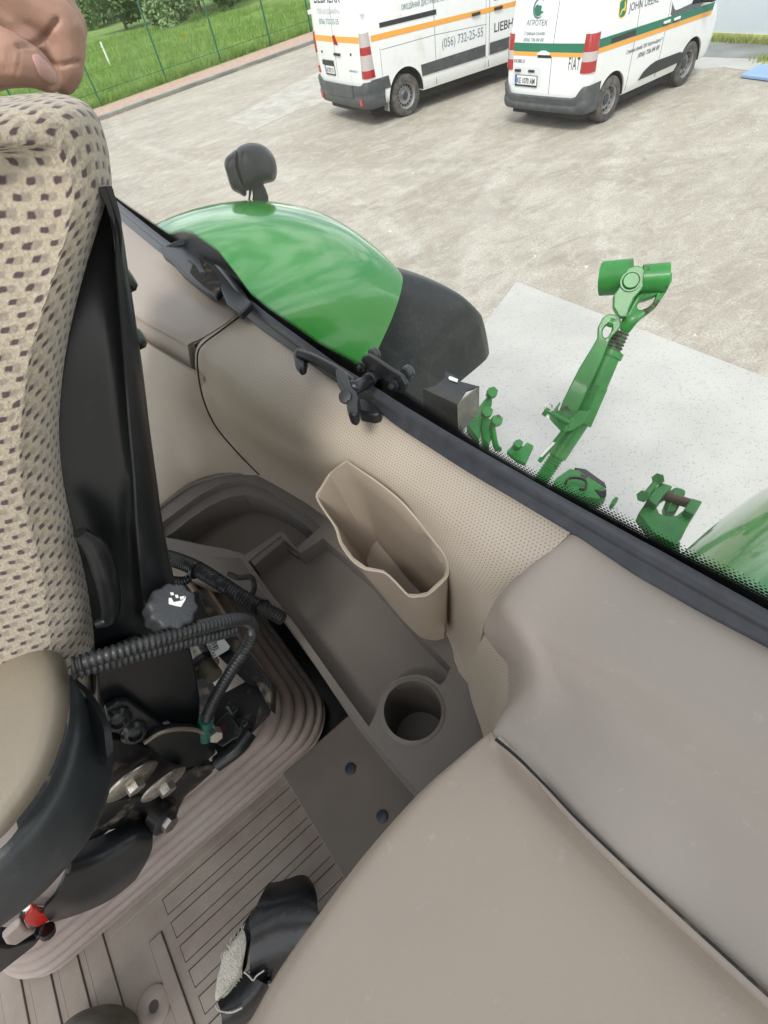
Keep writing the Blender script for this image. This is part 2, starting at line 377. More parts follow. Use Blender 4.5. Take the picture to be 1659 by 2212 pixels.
def fritm():
    m = bpy.data.materials.new('printed_frit'); m.use_nodes = True; b = NB(m); n = m.node_tree.nodes; p = n['Principled BSDF']
    p.inputs['Base Color'].default_value = (.006, .006, .007, 1); p.inputs['Roughness'].default_value = .3
    sx = b.new('ShaderNodeSeparateXYZ'); b.put(sx.inputs[0], b.coord('UV'))
    P = .0042; u = b.math('DIVIDE', sx.outputs[0], P); vv = b.math('MULTIPLY', sx.outputs[1], 1.0)
    v = b.math('DIVIDE', vv, P * .8); row = b.math('FLOOR', v); off = b.math('MULTIPLY', b.math('MODULO', row, 2.0), .5)
    fu = b.math('SUBTRACT', b.math('FRACT', b.math('ADD', u, off)), .5); fv = b.math('SUBTRACT', b.math('FRACT', v), .5)
    d = b.math('SQRT', b.math('ADD', b.math('MULTIPLY', fu, fu), b.math('MULTIPLY', fv, fv)))
    r = b.math('MULTIPLY_ADD', b.math('DIVIDE', vv, .016), -.48, .62)          # dots shrink upwards
    a = b.math('LESS_THAN', d, r)
    tr = b.new('ShaderNodeBsdfTransparent'); ms = b.new('ShaderNodeMixShader'); b.put(ms.inputs[0], a)
    b.put(ms.inputs[1], tr.outputs[0]); b.put(ms.inputs[2], p.outputs[0]); b.put(n['Material Output'].inputs[0], ms.outputs[0]); return m
M['frit'] = fritm()
def yardm():
    m = bpy.data.materials.new('dusty_yard'); m.use_nodes = True; b = NB(m); p = m.node_tree.nodes['Principled BSDF']
    v = b.coord('Object'); vr = b.coord('Object', (.55, 1.7, 1), (0, 0, math.radians(28))); vs = b.coord('Object', (.7, 1.9, 1), (0, 0, math.radians(-14)))
    c = b.mix(b.ramp(b.noise(v, .35, 6), .35, .65), (.335, .30, .245, 1), (.43, .395, .33, 1))
    big = b.ramp(b.noise(v, .5, 4, .6), .38, .62)
    c = b.mix(b.math('MULTIPLY', b.math('MULTIPLY', b.ramp(b.noise(vr, 1.4, 10, .72, 1.0), .47, .66), .62), b.math('MULTIPLY_ADD', big, .6, .4)), c, (.57, .545, .485, 1))
    c = b.mix(b.math('MULTIPLY', b.math('MULTIPLY', b.ramp(b.noise(vs, 1.9, 10, .74, 1.5), .48, .64), .7), b.math('MULTIPLY_ADD', big, -.6, 1.0)), c, (.26, .23, .19, 1))
    c = b.mix(b.math('MULTIPLY', b.ramp(b.noise(v, 4.5, 10, .75, .6), .5, .62), .45), c, (.53, .505, .455, 1))
    c = b.mix(b.math('MULTIPLY', b.ramp(b.noise(v, 38, 8, .8), .48, .60), .65), c, (.22, .20, .17, 1))
    brk = b.ramp(b.noise(v, 2.5, 6, .7), .42, .58); fine_ = b.ramp(b.noise(v, 30, 4), .35, .6)
    for cx_, cy_, r_, w_, col_, k_ in [(14, -6, 12.4, .16, (.60, .575, .52, 1), .5), (14, -6, 14.1, .16, (.60, .575, .52, 1), .5), (-3, 9, 8.2, .14, (.60, .575, .52, 1), .45), (-3, 9, 9.8, .14, (.24, .22, .185, 1), .4), (2, 20, 13.2, .18, (.60, .575, .52, 1), .45), (2, 20, 15.0, .18, (.24, .22, .185, 1), .4), (22, 16, 17.5, .16, (.58, .56, .50, 1), .4), (22, 16, 19.2, .16, (.24, .22, .185, 1), .35)]:
        dn = b.new('ShaderNodeVectorMath', operation='DISTANCE'); b.put(dn.inputs[0], v); dn.inputs[1].default_value = (cx_, cy_, 0)
        band = b.ramp(b.math('ABSOLUTE', b.math('SUBTRACT', dn.outputs['Value'], r_)), w_ * .6, w_ * 1.4, (1, 1, 1, 1), (0, 0, 0, 1))
        c = b.mix(b.math('MULTIPLY', b.math('MULTIPLY', band, b.math('MULTIPLY', brk, fine_)), k_), c, col_)
    c = b.mix(b.ramp(b.noise(v, 22, 2), .76, .80), c, (.66, .64, .60, 1))
    c = b.mix(b.ramp(b.noise(v, 13, 1), .80, .82), c, (.08, .07, .06, 1))
    b.put(p.inputs['Base Color'], c); p.inputs['Roughness'].default_value = .93; p.inputs['Specular IOR Level'].default_value = .2
    bp = b.new('ShaderNodeBump'); bp.inputs['Strength'].default_value = .6; bp.inputs['Distance'].default_value = .02
    b.put(bp.inputs['Height'], b.noise(v, 24, 6)); b.put(p.inputs['Normal'], bp.outputs[0]); return m
M['yard'] = yardm()
def concm():
    m = bpy.data.materials.new('pale_concrete'); m.use_nodes = True; b = NB(m); p = m.node_tree.nodes['Principled BSDF']
    v = b.coord('Object'); vs = b.coord('Object', (.6, 3.4, 1), (0, 0, math.radians(20)))
    c = b.mix(b.ramp(b.noise(v, 1.3, 6), .35, .65), (.40, .39, .365, 1), (.47, .46, .43, 1))
    c = b.mix(b.math('MULTIPLY', b.ramp(b.noise(vs, 2.0, 6, .6, 1.5), .56, .7), .3), c, (.40, .40, .40, 1))
    vo = b.new('ShaderNodeTexVoronoi'); vo.inputs['Scale'].default_value = 55; b.put(vo.inputs['Vector'], v)
    agg = b.math('MULTIPLY', b.ramp(vo.outputs['Distance'], .28, .36, (1, 1, 1, 1), (0, 0, 0, 1)), b.ramp(b.noise(v, 30, 3), .52, .56))
    c = b.mix(b.math('MULTIPLY', agg, .55), c, (.17, .165, .16, 1))
    b.put(p.inputs['Base Color'], c); p.inputs['Roughness'].default_value = .85
    bp = b.new('ShaderNodeBump'); bp.inputs['Strength'].default_value = .3; bp.inputs['Distance'].default_value = .004
    b.put(bp.inputs['Height'], b.noise(v, 60, 5)); b.put(p.inputs['Normal'], bp.outputs[0]); return m
M['concrete'] = concm()
def grassm():
    m = bpy.data.materials.new('grass_ground'); m.use_nodes = True; b = NB(m); p = m.node_tree.nodes['Principled BSDF']
    v = b.coord('Object')
    c = b.mix(b.ramp(b.noise(v, .25, 7, .6), .35, .65), (.13, .23, .04, 1), (.23, .34, .08, 1))
    c = b.mix(b.math('MULTIPLY', b.ramp(b.noise(v, 5, 6, .7), .45, .65), .6), c, (.08, .15, .025, 1))
    b.put(p.inputs['Base Color'], c); p.inputs['Roughness'].default_value = .9
    bp = b.new('ShaderNodeBump'); bp.inputs['Strength'].default_value = 1; bp.inputs['Distance'].default_value = .15
    b.put(bp.inputs['Height'], b.noise(v, 6, 6)); b.put(p.inputs['Normal'], bp.outputs[0]); return m
M['grass'] = grassm()
def leafm(name, a, c):
    m = bpy.data.materials.new(name); m.use_nodes = True; b = NB(m); p = m.node_tree.nodes['Principled BSDF']
    b.put(p.inputs['Base Color'], b.mix(b.ramp(b.noise(b.coord('Object'), 2.2, 3), .35, .65), c4(a), c4(c))); p.inputs['Roughness'].default_value = .6
    return m
M['blade'] = leafm('grass_blades', (.11, .22, .03), (.24, .36, .08))
M['leafA'] = leafm('leaves_mid', (.04, .095, .02), (.10, .17, .045))
M['leafB'] = leafm('leaves_pale', (.08, .15, .04), (.17, .25, .09))
M['flower'] = mat('white_flower', (.8, .8, .7), .6)
M['flowery'] = mat('yellow_flower', (.7, .6, .03), .6)
M['pale_patch'] = mat('dusty_slab_and_reflection', (.44, .42, .375), .9, var=(1.2, .12), dirt=((.33, .31, .265), 2.2, .42, .66), bump=(40, .4, .01))  # dusty slab tone, paled further by a painted reflection
# ------------------------------------------------------------------ setting
def sheet(pts, z0, th=.02): return prism([(p.x, p.y, z0 - th) for p in pts], (0, 0, th))
struct('ground', mesh([(-300, -300, 0), (300, -300, 0), (300, 300, 0), (-300, 300, 0)], [(0, 1, 2, 3)]), M['yard'])
K = Z(1115, 612, 0); d1 = (Z(975, 800, 0) - K).normalized(); d2 = (Z(1659, 822, 0) - K).normalized()
struct('concrete_pad', sheet([K, K + d1 * 9, K + d1 * 9 + d2 * 12, K + d2 * 12], .022, .03), M['concrete'])
struct('slab_reflection_patch', sheet([Z(x, y, 0) for x, y in [(485, 262), (560, 222), (625, 186), (700, 150), (860, 190), (820, 235), (700, 222), (640, 240), (590, 262), (542, 286), (526, 268)]], .006, .01), M['pale_patch'])  # pale slab, part of its shape is a reflection painted on the ground
F0, F1 = Z(222, 232, 0), Z(586, 102, 0); fd = (F1 - F0).normalized(); fo = Vector((-fd.y, fd.x, 0))
if fo.dot(F0) < 0: fo = -fo
struct('grass_field', sheet([F0 - fd * 60, F1 + fd * 90, F1 + fd * 90 + fo * 160, F0 - fd * 60 + fo * 160], .05, .06), M['grass'])
k0, k1 = Z(215, 262, 0), Z(660, 101, 0); kd = (k1 - k0).normalized(); kn = Vector((-kd.y, kd.x, 0))
if kn.dot(fo) < 0: kn = -kn
struct('red_gravel_strip', sheet([F0 - fd * 20, k0 - kd * 20, k1 + kd * 40, F1 + fd * 40], .035, .04), M['redgravel'])
ks = []
for i in range(60):
    a = k0 - kd * 20 + kd * i; ks.append(prism([a, a + kd * .985, a + kd * .985 + kn * .16, a + kn * .16], (0, 0, .11), .012))
struct('kerb', join(ks), M['kerb'])
struct('asphalt_strip', sheet([Z(1480, 93, 0), Z(1700, 88, 0), Z(1700, 131, 0), Z(1490, 124, 0)], .008, .01), M['kerb'])
struct('concrete_strip', sheet([Z(1490, 124, 0), Z(1700, 131, 0), Z(1700, 160, 0), Z(1600, 152, 0), Z(1560, 146, 0), Z(1500, 152, 0)], .012, .014), M['concrete'])
wa, wb = Z(1525, 84, 0), Z(1659, 91, 0); wdv = (wb - wa).normalized(); wn = Vector((-wdv.y, wdv.x, 0))
if wn.dot(wa) < 0: wn = -wn
wt = thing('building_wall', 'pale blue plastered building wall behind the small white van', 'wall', wa)
obj('wall_face', prism([wa - wdv * .3, wa + wdv * 14, wa + wdv * 14 + wn * 6, wa - wdv * .3 + wn * 6], (0, 0, 5)), M['wall'], wt)
obj('plinth', prism([wa - wdv * .33 - wn * .03, wa + wdv * 14 - wn * .03, wa + wdv * 14 - wn * .002, wa - wdv * .33 - wn * .002], (0, 0, .12)), mat('plinth_yellow', (.50, .50, .20), .8, var=(3, .3)), wt)
bd = obj('board', sheet([Z(1598, 169, 0), Z(1637, 147, 0), Z(1700, 150, 0), Z(1690, 181, 0)], .05, .035), M['blue'])
top(bd, 'light blue flat board lying on the ground at the right edge', 'board'); rebase(bd)
def grass_blades(pts, lo, hi, wd):
    V = []; F = []
    for p in pts:
        a = random.uniform(0, 6.28); h = random.uniform(lo, hi); s = Vector((math.cos(a), math.sin(a), 0)) * wd
        ln = Vector((random.uniform(-.5, .5), random.uniform(-.5, .5), 1)) * h; k = len(V)
        V += [p - s, p + s, p + ln]; F.append((k, k + 1, k + 2))
    return mesh(V, F)
gp = []
while len(gp) < 90000:
    a = random.uniform(-5, 22); b = random.uniform(0, 1) ** 1.5 * 24
    p = F0 + fd * a + fo * (b + .03)
    if mnoise.noise(p * .6) + mnoise.noise(p * .17) * .8 + random.uniform(-.5, .7) > 0 or b < .6: gp.append(p + Vector((0, 0, .04)))
g = obj('grass_blades', grass_blades(gp, .1, .34, .014), M['blade'], smooth=False); g['kind'] = 'stuff'; g['label'] = 'long green grass beyond the wire fence'; g['category'] = 'grass'
wp = [wa + wdv * random.uniform(-.3, 8) - wn * random.uniform(.03, .28) + Vector((0, 0, .005)) for _ in range(2600)]
wp += [Z(1655, 131, 0) + Vector((random.gauss(0, .13), random.gauss(0, .13), 0)) for _ in range(160)]
g = obj('weeds', grass_blades(wp, .03, .16, .012), M['weeds'], smooth=False); g['kind'] = 'stuff'; g['label'] = 'yellow green weeds along the foot of the pale wall'; g['category'] = 'weeds'
# loose pale stones lying on the yard
sv = []; sf = []
for i in range(1400):
    p = Vector((random.uniform(1.6, 14), random.uniform(-1, 13), 0)); r = random.uniform(.004, .013) * (2.2 if random.random() < .04 else 1); k = len(sv)
    h = .024 if (p - K).dot(Vector((-d1.y, d1.x, 0))) * (1 if Vector((-d1.y, d1.x, 0)).dot(d2) > 0 else -1) > 0 and (p - K).dot(Vector((-d2.y, d2.x, 0))) * (1 if Vector((-d2.y, d2.x, 0)).dot(d1) > 0 else -1) > 0 else 0
    if h: continue
    for q in range(5): a = q * 1.257 + random.random() * .5; sv.append((p.x + math.cos(a) * r, p.y + math.sin(a) * r, h - .002))
    sv.append((p.x, p.y, h + r * .7))
    for q in range(5): sf.append((k + q, k + (q + 1) % 5, k + 5))
g = obj('loose_stones', mesh(sv, sf), mat('stone', (.5, .48, .44), .9, var=(.9, .5)), smooth=False); g['kind'] = 'stuff'; g['label'] = 'small pale stones scattered over the dusty yard'; g['category'] = 'stones'

# fence
fn = thing('wire_fence', 'dark green wire fence with thin posts along the grass', 'fence', F0)
pb = [Z(222, 232, 0), Z(362, 180, 0), Z(479, 139, 0), Z(586, 102, 0)]
pb = [pb[0] - fd * 2.8] + pb + [pb[3] + fd * 2.6 * k for k in range(1, 12)]
for p in pb: obj('post', box((p.x - .028, p.y - .028, 0), (p.x + .028, p.y + .028, 2.25), .004), M['post'], fn)
for i, h in enumerate([.42, .9, 1.4, 2.1]):
    obj('wire', tube([pb[0] + Vector((0, 0, h)), pb[-1] + Vector((0, 0, h))], .010 if i == 0 else .0035, 5, 1), M['post'], fn)
mp0 = Z(240, 145, 0)
mk = obj('marker_stake', tube([mp0, mp0 + Vector((0, 0, .95))], .045, 8, 1), M['white']); top(mk, 'short white marker stake standing in the grass', 'stake'); rebase(mk)

def leaves(centers, count, size, seed):
    r = random.Random(seed); V = []; F = []
    for _ in range(count):
        c, rad = r.choice(centers)
        while True:
            q = Vector((r.uniform(-1, 1), r.uniform(-1, 1), r.uniform(-1, 1)))
            if .35 < q.length < 1: break
        p = Vector((c[0] + q.x * rad, c[1] + q.y * rad, c[2] + q.z * rad * .85))
        if p.z < .1: continue
        a = Vector((r.gauss(0, 1), r.gauss(0, 1), r.gauss(0, 1))).normalized(); b = a.orthogonal().normalized() * size * r.uniform(.4, .75); a = a * size * r.uniform(.7, 1.3)
        k = len(V); V += [p - a, p + b, p + a, p - b]; F.append((k, k + 1, k + 2, k + 3))
    return mesh(V, F)
def bush(kind, base, h, wd, seed, label, m):
    r = random.Random(seed)
    t = thing('bushy_tree' if h > 3.5 else 'bush', label, 'tree' if h > 3.5 else 'bush', base, 'bushes beyond the fence')
    cs = []
    for i in range(16):
        a = r.uniform(0, 6.28); q = r.uniform(.1, 1) * wd; z = r.uniform(.12, .95) * h; cs.append(((base.x + math.cos(a) * q * (1.15 - z / h * .6), base.y + math.sin(a) * q * (1.15 - z / h * .6), z), r.uniform(.35, .6) * wd))
    obj('crown', leaves(cs, 5200, .16 * (.7 + wd * .2), seed), m, t, smooth=False)
    tr = [tube([base, base + Vector((.05, .03, h * .3)), base + Vector((.1, -.05, h * .75))], [.14, .1, .04], 8, 4)]
    for c, rr in cs[:7]: tr.append(tube([base + Vector((.04, .02, h * .2)), base.lerp(Vector(c), .6) + Vector((0, 0, .1)), Vector(c)], [.06, .04, .015], 6, 3))
    obj('trunk', join(tr), M['bark'], t)
for i, (px, py, h, wd, m, lab) in enumerate([
    (150, 52, 7.5, 3.2, 'leafA', 'mid green leafy tree beyond the fence, just behind the hand'),
    (212, 60, 6.5, 2.8, 'leafB', 'pale green bushy tree to the right of the hand'),
    (275, 66, 5.6, 2.4, 'leafA', 'darker green bushy tree behind the second fence post'),
    (340, 50, 8, 3.2, 'leafA', 'tall dark tree between the two middle fence posts'),
    (392, 57, 3.3, 1.7, 'leafB', 'rounded pale bush standing in front of the dark trees'),
    (436, 32, 7.5, 3.4, 'leafA', 'dark green tree at the right of the pale bush'),
    (485, 8, 9, 4.6, 'leafA', 'distant dark tree near the third fence post'),
    (545, -12, 10, 5., 'leafA', 'farthest dark tree behind the fourth fence post'),
    (80, 60, 8.5, 3.8, 'leafA', 'mid green tree hidden behind the fist'),
    (250, 20, 10, 5.0, 'leafA', 'tall dark tree behind the row of bushes')]):
    bush(i, Z(px, py, 0), h, wd, 40 + i, lab, M[m])
for i in range(2):
    p = Z([378, 404][i], [76, 105][i], 0); r = random.Random(i); ms = []; st = tube([p, p + Vector((.03, 0, .55))], .012, 5, 1)
    V = []; F = []
    for _ in range(26):
        q = p + Vector((r.gauss(0, .13), r.gauss(0, .13), .5 + r.gauss(0, .07))); k = len(V); s = .035
        V += [q + Vector((-s, 0, 0)), q + Vector((0, -s, s)), q + Vector((s, 0, 0)), q + Vector((0, s, -s))]; F.append((k, k + 1, k + 2, k + 3))
    fl = thing('wildflower', ['small white wildflower in the grass', 'small yellow wildflower in the grass'][i], 'flower', p)
    obj('stem', st, M['blade'], fl); obj('blossom', mesh(V, F), [M['flower'], M['flowery']][i], fl, smooth=False)
# ------------------------------------------------------------------ vans (own frame: x forward from the rear face, y to the left, z up)
def text2d(s, h, width=None, bold=False, shear=0):
    cu = bpy.data.curves.new('txt', 'FONT'); cu.body = s; cu.size = 1; cu.resolution_u = 3; cu.shear = shear
    if bold: cu.offset = .012
    if s == 'FIAT': cu.space_character = 1.25; cu.offset = .008
    o = bpy.data.objects.new('txt', cu); C.objects.link(o)
    dg = bpy.context.evaluated_depsgraph_get(); dg.update(); me = bpy.data.meshes.new_from_object(o.evaluated_get(dg))
    v = [Vector(x.co) for x in me.vertices]; f = [tuple(p.vertices) for p in me.polygons]
    bpy.data.objects.remove(o); x0 = min(p.x for p in v); x1 = max(p.x for p in v); k = h / .72
    kx = (width / (x1 - x0)) if width else k
    return [((p.x - x0) * kx, p.y * k) for p in v], f
class Van:
    def __init__(s, org, deg, Lg, hw, H, zb, tilt, hood, label, tum=.07):
        s.L, s.hw, s.H, s.zb, s.tilt, s.hood, s.tum = Lg, hw, H, zb, tilt, hood, tum
        s.root = thing('delivery_van', label, 'van', org, rz=math.radians(deg))
    def w(s, z):
        t = max(0, (z - 1.0) / (s.H - 1.0)); return s.hw - s.tum * t * t - .03 * max(0, (.55 - z) / .4)
    def xr(s, z): return s.tilt * max(0, (z - .9) / (s.H - .9)) ** 1.6
    def xf(s, z):
        hz, hx = s.hood; Lg = s.L
        if z < .75: return Lg - .04 * (.75 - z)
        if z < hz: return Lg - .25 * ((z - .75) / (hz - .75)) ** 2
        return Lg - .25 - hx * ((z - hz) / (s.H - hz)) ** .85
    def side(s, x, z, off=.003): return Vector((x, -s.w(z) - off + .015 * ((x - s.L / 2) / s.L * 2) ** 2, z))
    def rear(s, y, z, off=.003): return Vector((s.xr(z) - off + .035 * (y / s.hw) ** 2, y, z))
    def body(s):
        rings = []; zs = list(np.linspace(s.zb, s.H - .16, 22)) + [s.H - .10, s.H - .05, s.H - .015, s.H]
        ins = [0] * 22 + [.02, .06, .13, .30]; ins[0] = .03; ins[1] = .005
        for z, q in zip(zs, ins):
            zz = min(z, s.H); W = s.w(zz) - q; a = s.xr(zz) + q; b = s.xf(zz) - q; r = .10; ring = []
            for (ex, ey, a0) in [(a, -W, 180), (b, -W, 270), (b, W, 0), (a, W, 90)]:
                cx = ex + r if ex == a else ex - r * 2.2; cy = ey + r if ey < 0 else ey - r
                for k in range(7):
                    t = math.radians(a0 + 90 * k / 6); rx = r if ex == a else r * 2.2
                    ring.append([cx + math.cos(t) * rx, cy + math.sin(t) * r, z])
            # bow the long faces with extra points
            full = []
            for k in range(28):
                p, q2 = ring[k], ring[(k + 1) % 28]; full.append(p)
                if k % 7 == 6:
                    for j in range(1, 10):
                        t = j / 10; full.append([p[i] + (q2[i] - p[i]) * t for i in range(3)])
            for p in full:
                if p[0] < a + .12: p[0] += .035 * (p[1] / s.hw) ** 2
                bow = .015 * ((p[0] - s.L / 2) / s.L * 2) ** 2
                p[1] += bow * (1 if p[1] < 0 else -1) * min(1, abs(p[1]) / W)
            rings.append(full)
        n = len(rings[0]); V = [p for r in rings for p in r]; F = []
        for i in range(len(rings) - 1):
            for k in range(n): F.append([i * n + k, i * n + (k + 1) % n, (i + 1) * n + (k + 1) % n, (i + 1) * n + k])
        F.append(list(range(n))[::-1]); F.append([(len(rings) - 1) * n + k for k in range(n)])
        return mesh(V, F)
    def decal(s, name, face, u, v, txt, h, wd, m, slope=0, shear=0, bold=False, off=.004):
        """lettering laid on a face; on the side u runs forward, on the rear u runs to the right (-y)"""
        pts, F = text2d(txt, h, wd, bold, shear); V = []
        for a, b in pts:
            if face == 'side': V.append(s.side(u + a, v + b + slope * a, off))
            else: V.append(s.rear(u - a, v + b, off))
        return obj(name, mesh(V, F), m, s.root, smooth=False)
    def strip(s, name, face, poly, m, th=.004, parent=None, n=1, bev=0):
        """filled outline on a face, subdivided along its length so that it follows the curve"""
        bm = bmesh.new(); vs = [bm.verts.new((a, b, 0)) for a, b in poly]; bm.faces.new(vs)
        us = [p[0] for p in poly]; a, b = min(us), max(us); k = max(2, int((b - a) / .12))
        for i in range(1, k):
            x = a + (b - a) * i / k; bmesh.ops.bisect_plane(bm, geom=bm.verts[:] + bm.edges[:] + bm.faces[:], plane_co=(x, 0, 0), plane_no=(1, 0, 0))
        r = bmesh.ops.extrude_face_region(bm, geom=bm.faces[:])
        for e in r['geom']:
            if isinstance(e, bmesh.types.BMVert): e.co.z = 1
        for v in bm.verts:
            o = -.002 + (th + .002) * v.co.z
            v.co = s.side(v.co.x, v.co.y, o) if face == 'side' else s.rear(v.co.x, v.co.y, o)
        me = frombm(bm)
        if bev: me = bevel(me, bev, 2, 50)
        return obj(name, me, m, parent or s.root)
    def wheel(s, x, y, R, wd, hub, holes):
        sg = 1 if y > 0 else -1
        c = Vector((x, y, R)); ax = (0, sg, 0); h = wd / 2
        prof = [(R * .62, -h), (R * .80, -h - .006), (R * .93, -h * .98), (R * .985, -h * .8), (R, -h * .45), (R - .006, -h * .42), (R - .006, -h * .36), (R, -h * .33), (R, -.03), (R - .006, -.025), (R - .006, .0), (R, .005), (R, h * .33), (R - .006, h * .36), (R - .006, h * .42), (R, h * .45), (R * .985, h * .8), (R * .93, h * .98), (R * .80, h + .006), (R * .62, h)]
        t = obj('wheel', lathe(prof, c, ax, 44, closed=False), M['tyre'], s.root)
        r = R * .62
        rp2 = [(.0, h * .35), (r * .30, h * .40), (r * .42, h * .22), (r * .62, h * .35), (r * .86, h * .18), (r * .90, h * .75), (r * 1.02, h * .92), (r * 1.04, h * .8), (r * .96, h * .2), (r * .9, -h * .8), (0, -h * .8)]
        obj('rim', lathe(rp2, c, ax, 44), M['rim'], t)
        obj('hub_cap', lathe([(0, h * .62), (hub * .7, h * .60), (hub, h * .45), (hub, h * .3), (0, h * .3)], c, ax, 24), M['ink'], t)
        for k in range(holes):
            a = 2 * math.pi * k / holes; p = c + Vector((math.cos(a) * r * .76, sg * h * .20, math.sin(a) * r * .76)); obj('vent_hole', lathe([(0, -.004), (.021, -.004), (.021, h * .12), (0, h * .12)], p, ax, 10), M['arch'], t)
        return t
    def arches(s, xs, R):
        cut = []
        for x in xs:
            for sg in (-1, 1): cut.append(lathe([(0, -.30), (R, -.30), (R, .30), (0, .30)], (x, sg * (s.hw - .0), R - .06), (0, 1, 0), 40))
        me = boolean(s.body(), cut); s.bo = obj('body', me, M['vanpaint'], s.root, ang=28)
        for x in xs:
            for sg in (-1, 1): 
                V = []; F = []; n = 24; c = Vector((x, sg * s.hw, R - .06)); rr = R - .003
                for i in range(n + 1):
                    a = math.radians(-2 + 184 * i / n); q = Vector((math.cos(a) * rr, 0, math.sin(a) * rr))
                    V += [c + q + Vector((0, -sg * .035, 0)), c + q + Vector((0, -sg * .29, 0))]
                for i in range(n): F.append((2 * i, 2 * i + 1, 2 * i + 3, 2 * i + 2))
                F.append([2 * i + 1 for i in range(n + 1)])
                obj('wheel_arch', mesh(V, F), M['arch'], s.root)
def tri_lamp(V, pts_r, pts_s, split):
    pass
def corner_lamp(v, z0, z1, wr, ws, bands, sg=-1, lean=0):
    """lamp cluster wrapping the rear corner: bands = [(zfrac0, zfrac1, material)]"""
    def P(u, z, o):
        # u in [-1, 1]: rear face side to body side
        f = (z - z0) / (z1 - z0)
        if u < 0: y = sg * (v.w(z) - .085 + u * (wr * (1 - .45 * lean * f) - .085) - 0); p = v.rear(y, z, o); 
        else: p = Vector((v.xr(z) + .12 + u * (ws - .12) * (1 - lean * f), sg * (v.w(z) + o - .012), z))
        return p
    def Q(u, z, o):
        if abs(u) < .22:
            t = (u + .22) / .44; a, b = P(-.22, z, o), P(.22, z, o); m_ = Vector((v.xr(z) + .008 - o + .03, sg * (v.w(z) + o - .012), z))
            return a * (1 - t) ** 2 + m_ * 2 * t * (1 - t) + b * t * t
        return P(u, z, o)
    lamp = None
    for a, b, m_ in bands:
        us = np.linspace(-1, 1, 19); zs = np.linspace(z0 + a * (z1 - z0), z0 + b * (z1 - z0), 5)
        rows = [[Q(u, z, .016 * (1 - abs(u) ** 6)) for u in us] for z in zs]
        o = obj('tail_lamp' if lamp is None else 'lens', patch(rows, thick=.02, flip=(sg > 0), smooth=False), m_, lamp or v.root)
        lamp = lamp or o
    return lamp
def plate(v, y, z, wd, h, s1):
    b = obj('number_plate', prism([v.rear(y, z, .012), v.rear(y - wd, z, .012), v.rear(y - wd, z + h, .012), v.rear(y, z + h, .012)], (-.006, 0, 0)), M['vandark'], v.root)
    e = .008
    obj('plate_face', prism([v.rear(y - e, z + .028, .0185), v.rear(y - wd + e, z + .028, .0185), v.rear(y - wd + e, z + h - e, .0185), v.rear(y - e, z + h - e, .0185)], (-.002, 0, 0)), M['white'], b)
    obj('plate_band', prism([v.rear(y - e, z + .028, .021), v.rear(y - e - .045, z + .028, .021), v.rear(y - e - .045, z + h - e, .021), v.rear(y - e, z + h - e, .021)], (-.002, 0, 0)), M['plate_blue'], b)
    pts, F = text2d(s1, h * .52, wd - .11, True); obj('plate_text', mesh([v.rear(y - .065 - a, z + .045 + c_, .024) for a, c_ in pts], F), M['ink'], b, smooth=False)
    pts, F = text2d('UA', .018, .03); obj('plate_text', mesh([v.rear(y - .014 - a, z + .035 + c_, .025) for a, c_ in pts], F), M['white'], b, smooth=False)

RT = np.array([[.8717, .49, 0], [-.49, .8717, 0], [0, 0, 1]])
# ---- small van
v = Van((9.197, 7.280, 0), -.84, 3.88, .925, 1.86, .30, .10, (1.12, .95), 'small white van with green and orange stripe and a black rear bumper')
v.arches([.73, 3.10], .385)
for x in (.73, 3.10):
    for sg in (-1, 1): v.wheel(x, sg * (v.hw - .125), .325, .21, .075, 12)
def dark_line(v, face, pts, wd=.009):
    for (a, b), (c, d) in zip(pts[:-1], pts[1:]):
        if abs(a - c) < abs(b - d): poly = [(a - wd / 2, b), (a + wd / 2, b), (c + wd / 2, d), (c - wd / 2, d)]
        else: poly = [(a, b - wd / 2), (c, d - wd / 2), (c, d + wd / 2), (a, b + wd / 2)]
        if abs(a - c) < abs(b - d) and abs(b - d) > .3:
            n = 8
            for i in range(n):
                t0, t1 = i / n, (i + 1) / n; A = (a + (c - a) * t0, b + (d - b) * t0); B = (a + (c - a) * t1, b + (d - b) * t1)
                v.strip('door_seam', face, [(A[0] - wd / 2, A[1]), (A[0] + wd / 2, A[1]), (B[0] + wd / 2, B[1]), (B[0] - wd / 2, B[1])], M['vandark'], .0015)
        else: v.strip('door_seam', face, poly, M['vandark'], .0015)
dark_line(v, 'rear', [(-.14, .52), (-.14, 1.80)])
dark_line(v, 'side', [(1.16, .36), (1.16, 1.70)]); dark_line(v, 'side', [(2.04, .36), (2.04, 1.62)])
dark_line(v, 'side', [(.5, 1.155), (1.16, 1.155)], .006)
# stripes
v.strip('stripe', 'rear', [(.84, 1.075), (-.83, 1.075), (-.83, 1.185), (.84, 1.185)], M['dgreen'])
v.strip('stripe', 'rear', [(.84, 1.02), (-.83, 1.02), (-.83, 1.072), (.84, 1.072)], M['orange'])
v.strip('stripe', 'side', [(.17, 1.10), (3.50, 1.0), (3.52, 1.10), (.17, 1.21)], M['dgreen'])
v.strip('stripe', 'side', [(.17, 1.035), (3.48, .935), (3.50, .997), (.17, 1.097)], M['orange'])
v.strip('slide_rail', 'side', [(.5, 1.10), (1.15, 1.085), (1.15, 1.155), (.5, 1.16)], M['vandark'], .006)
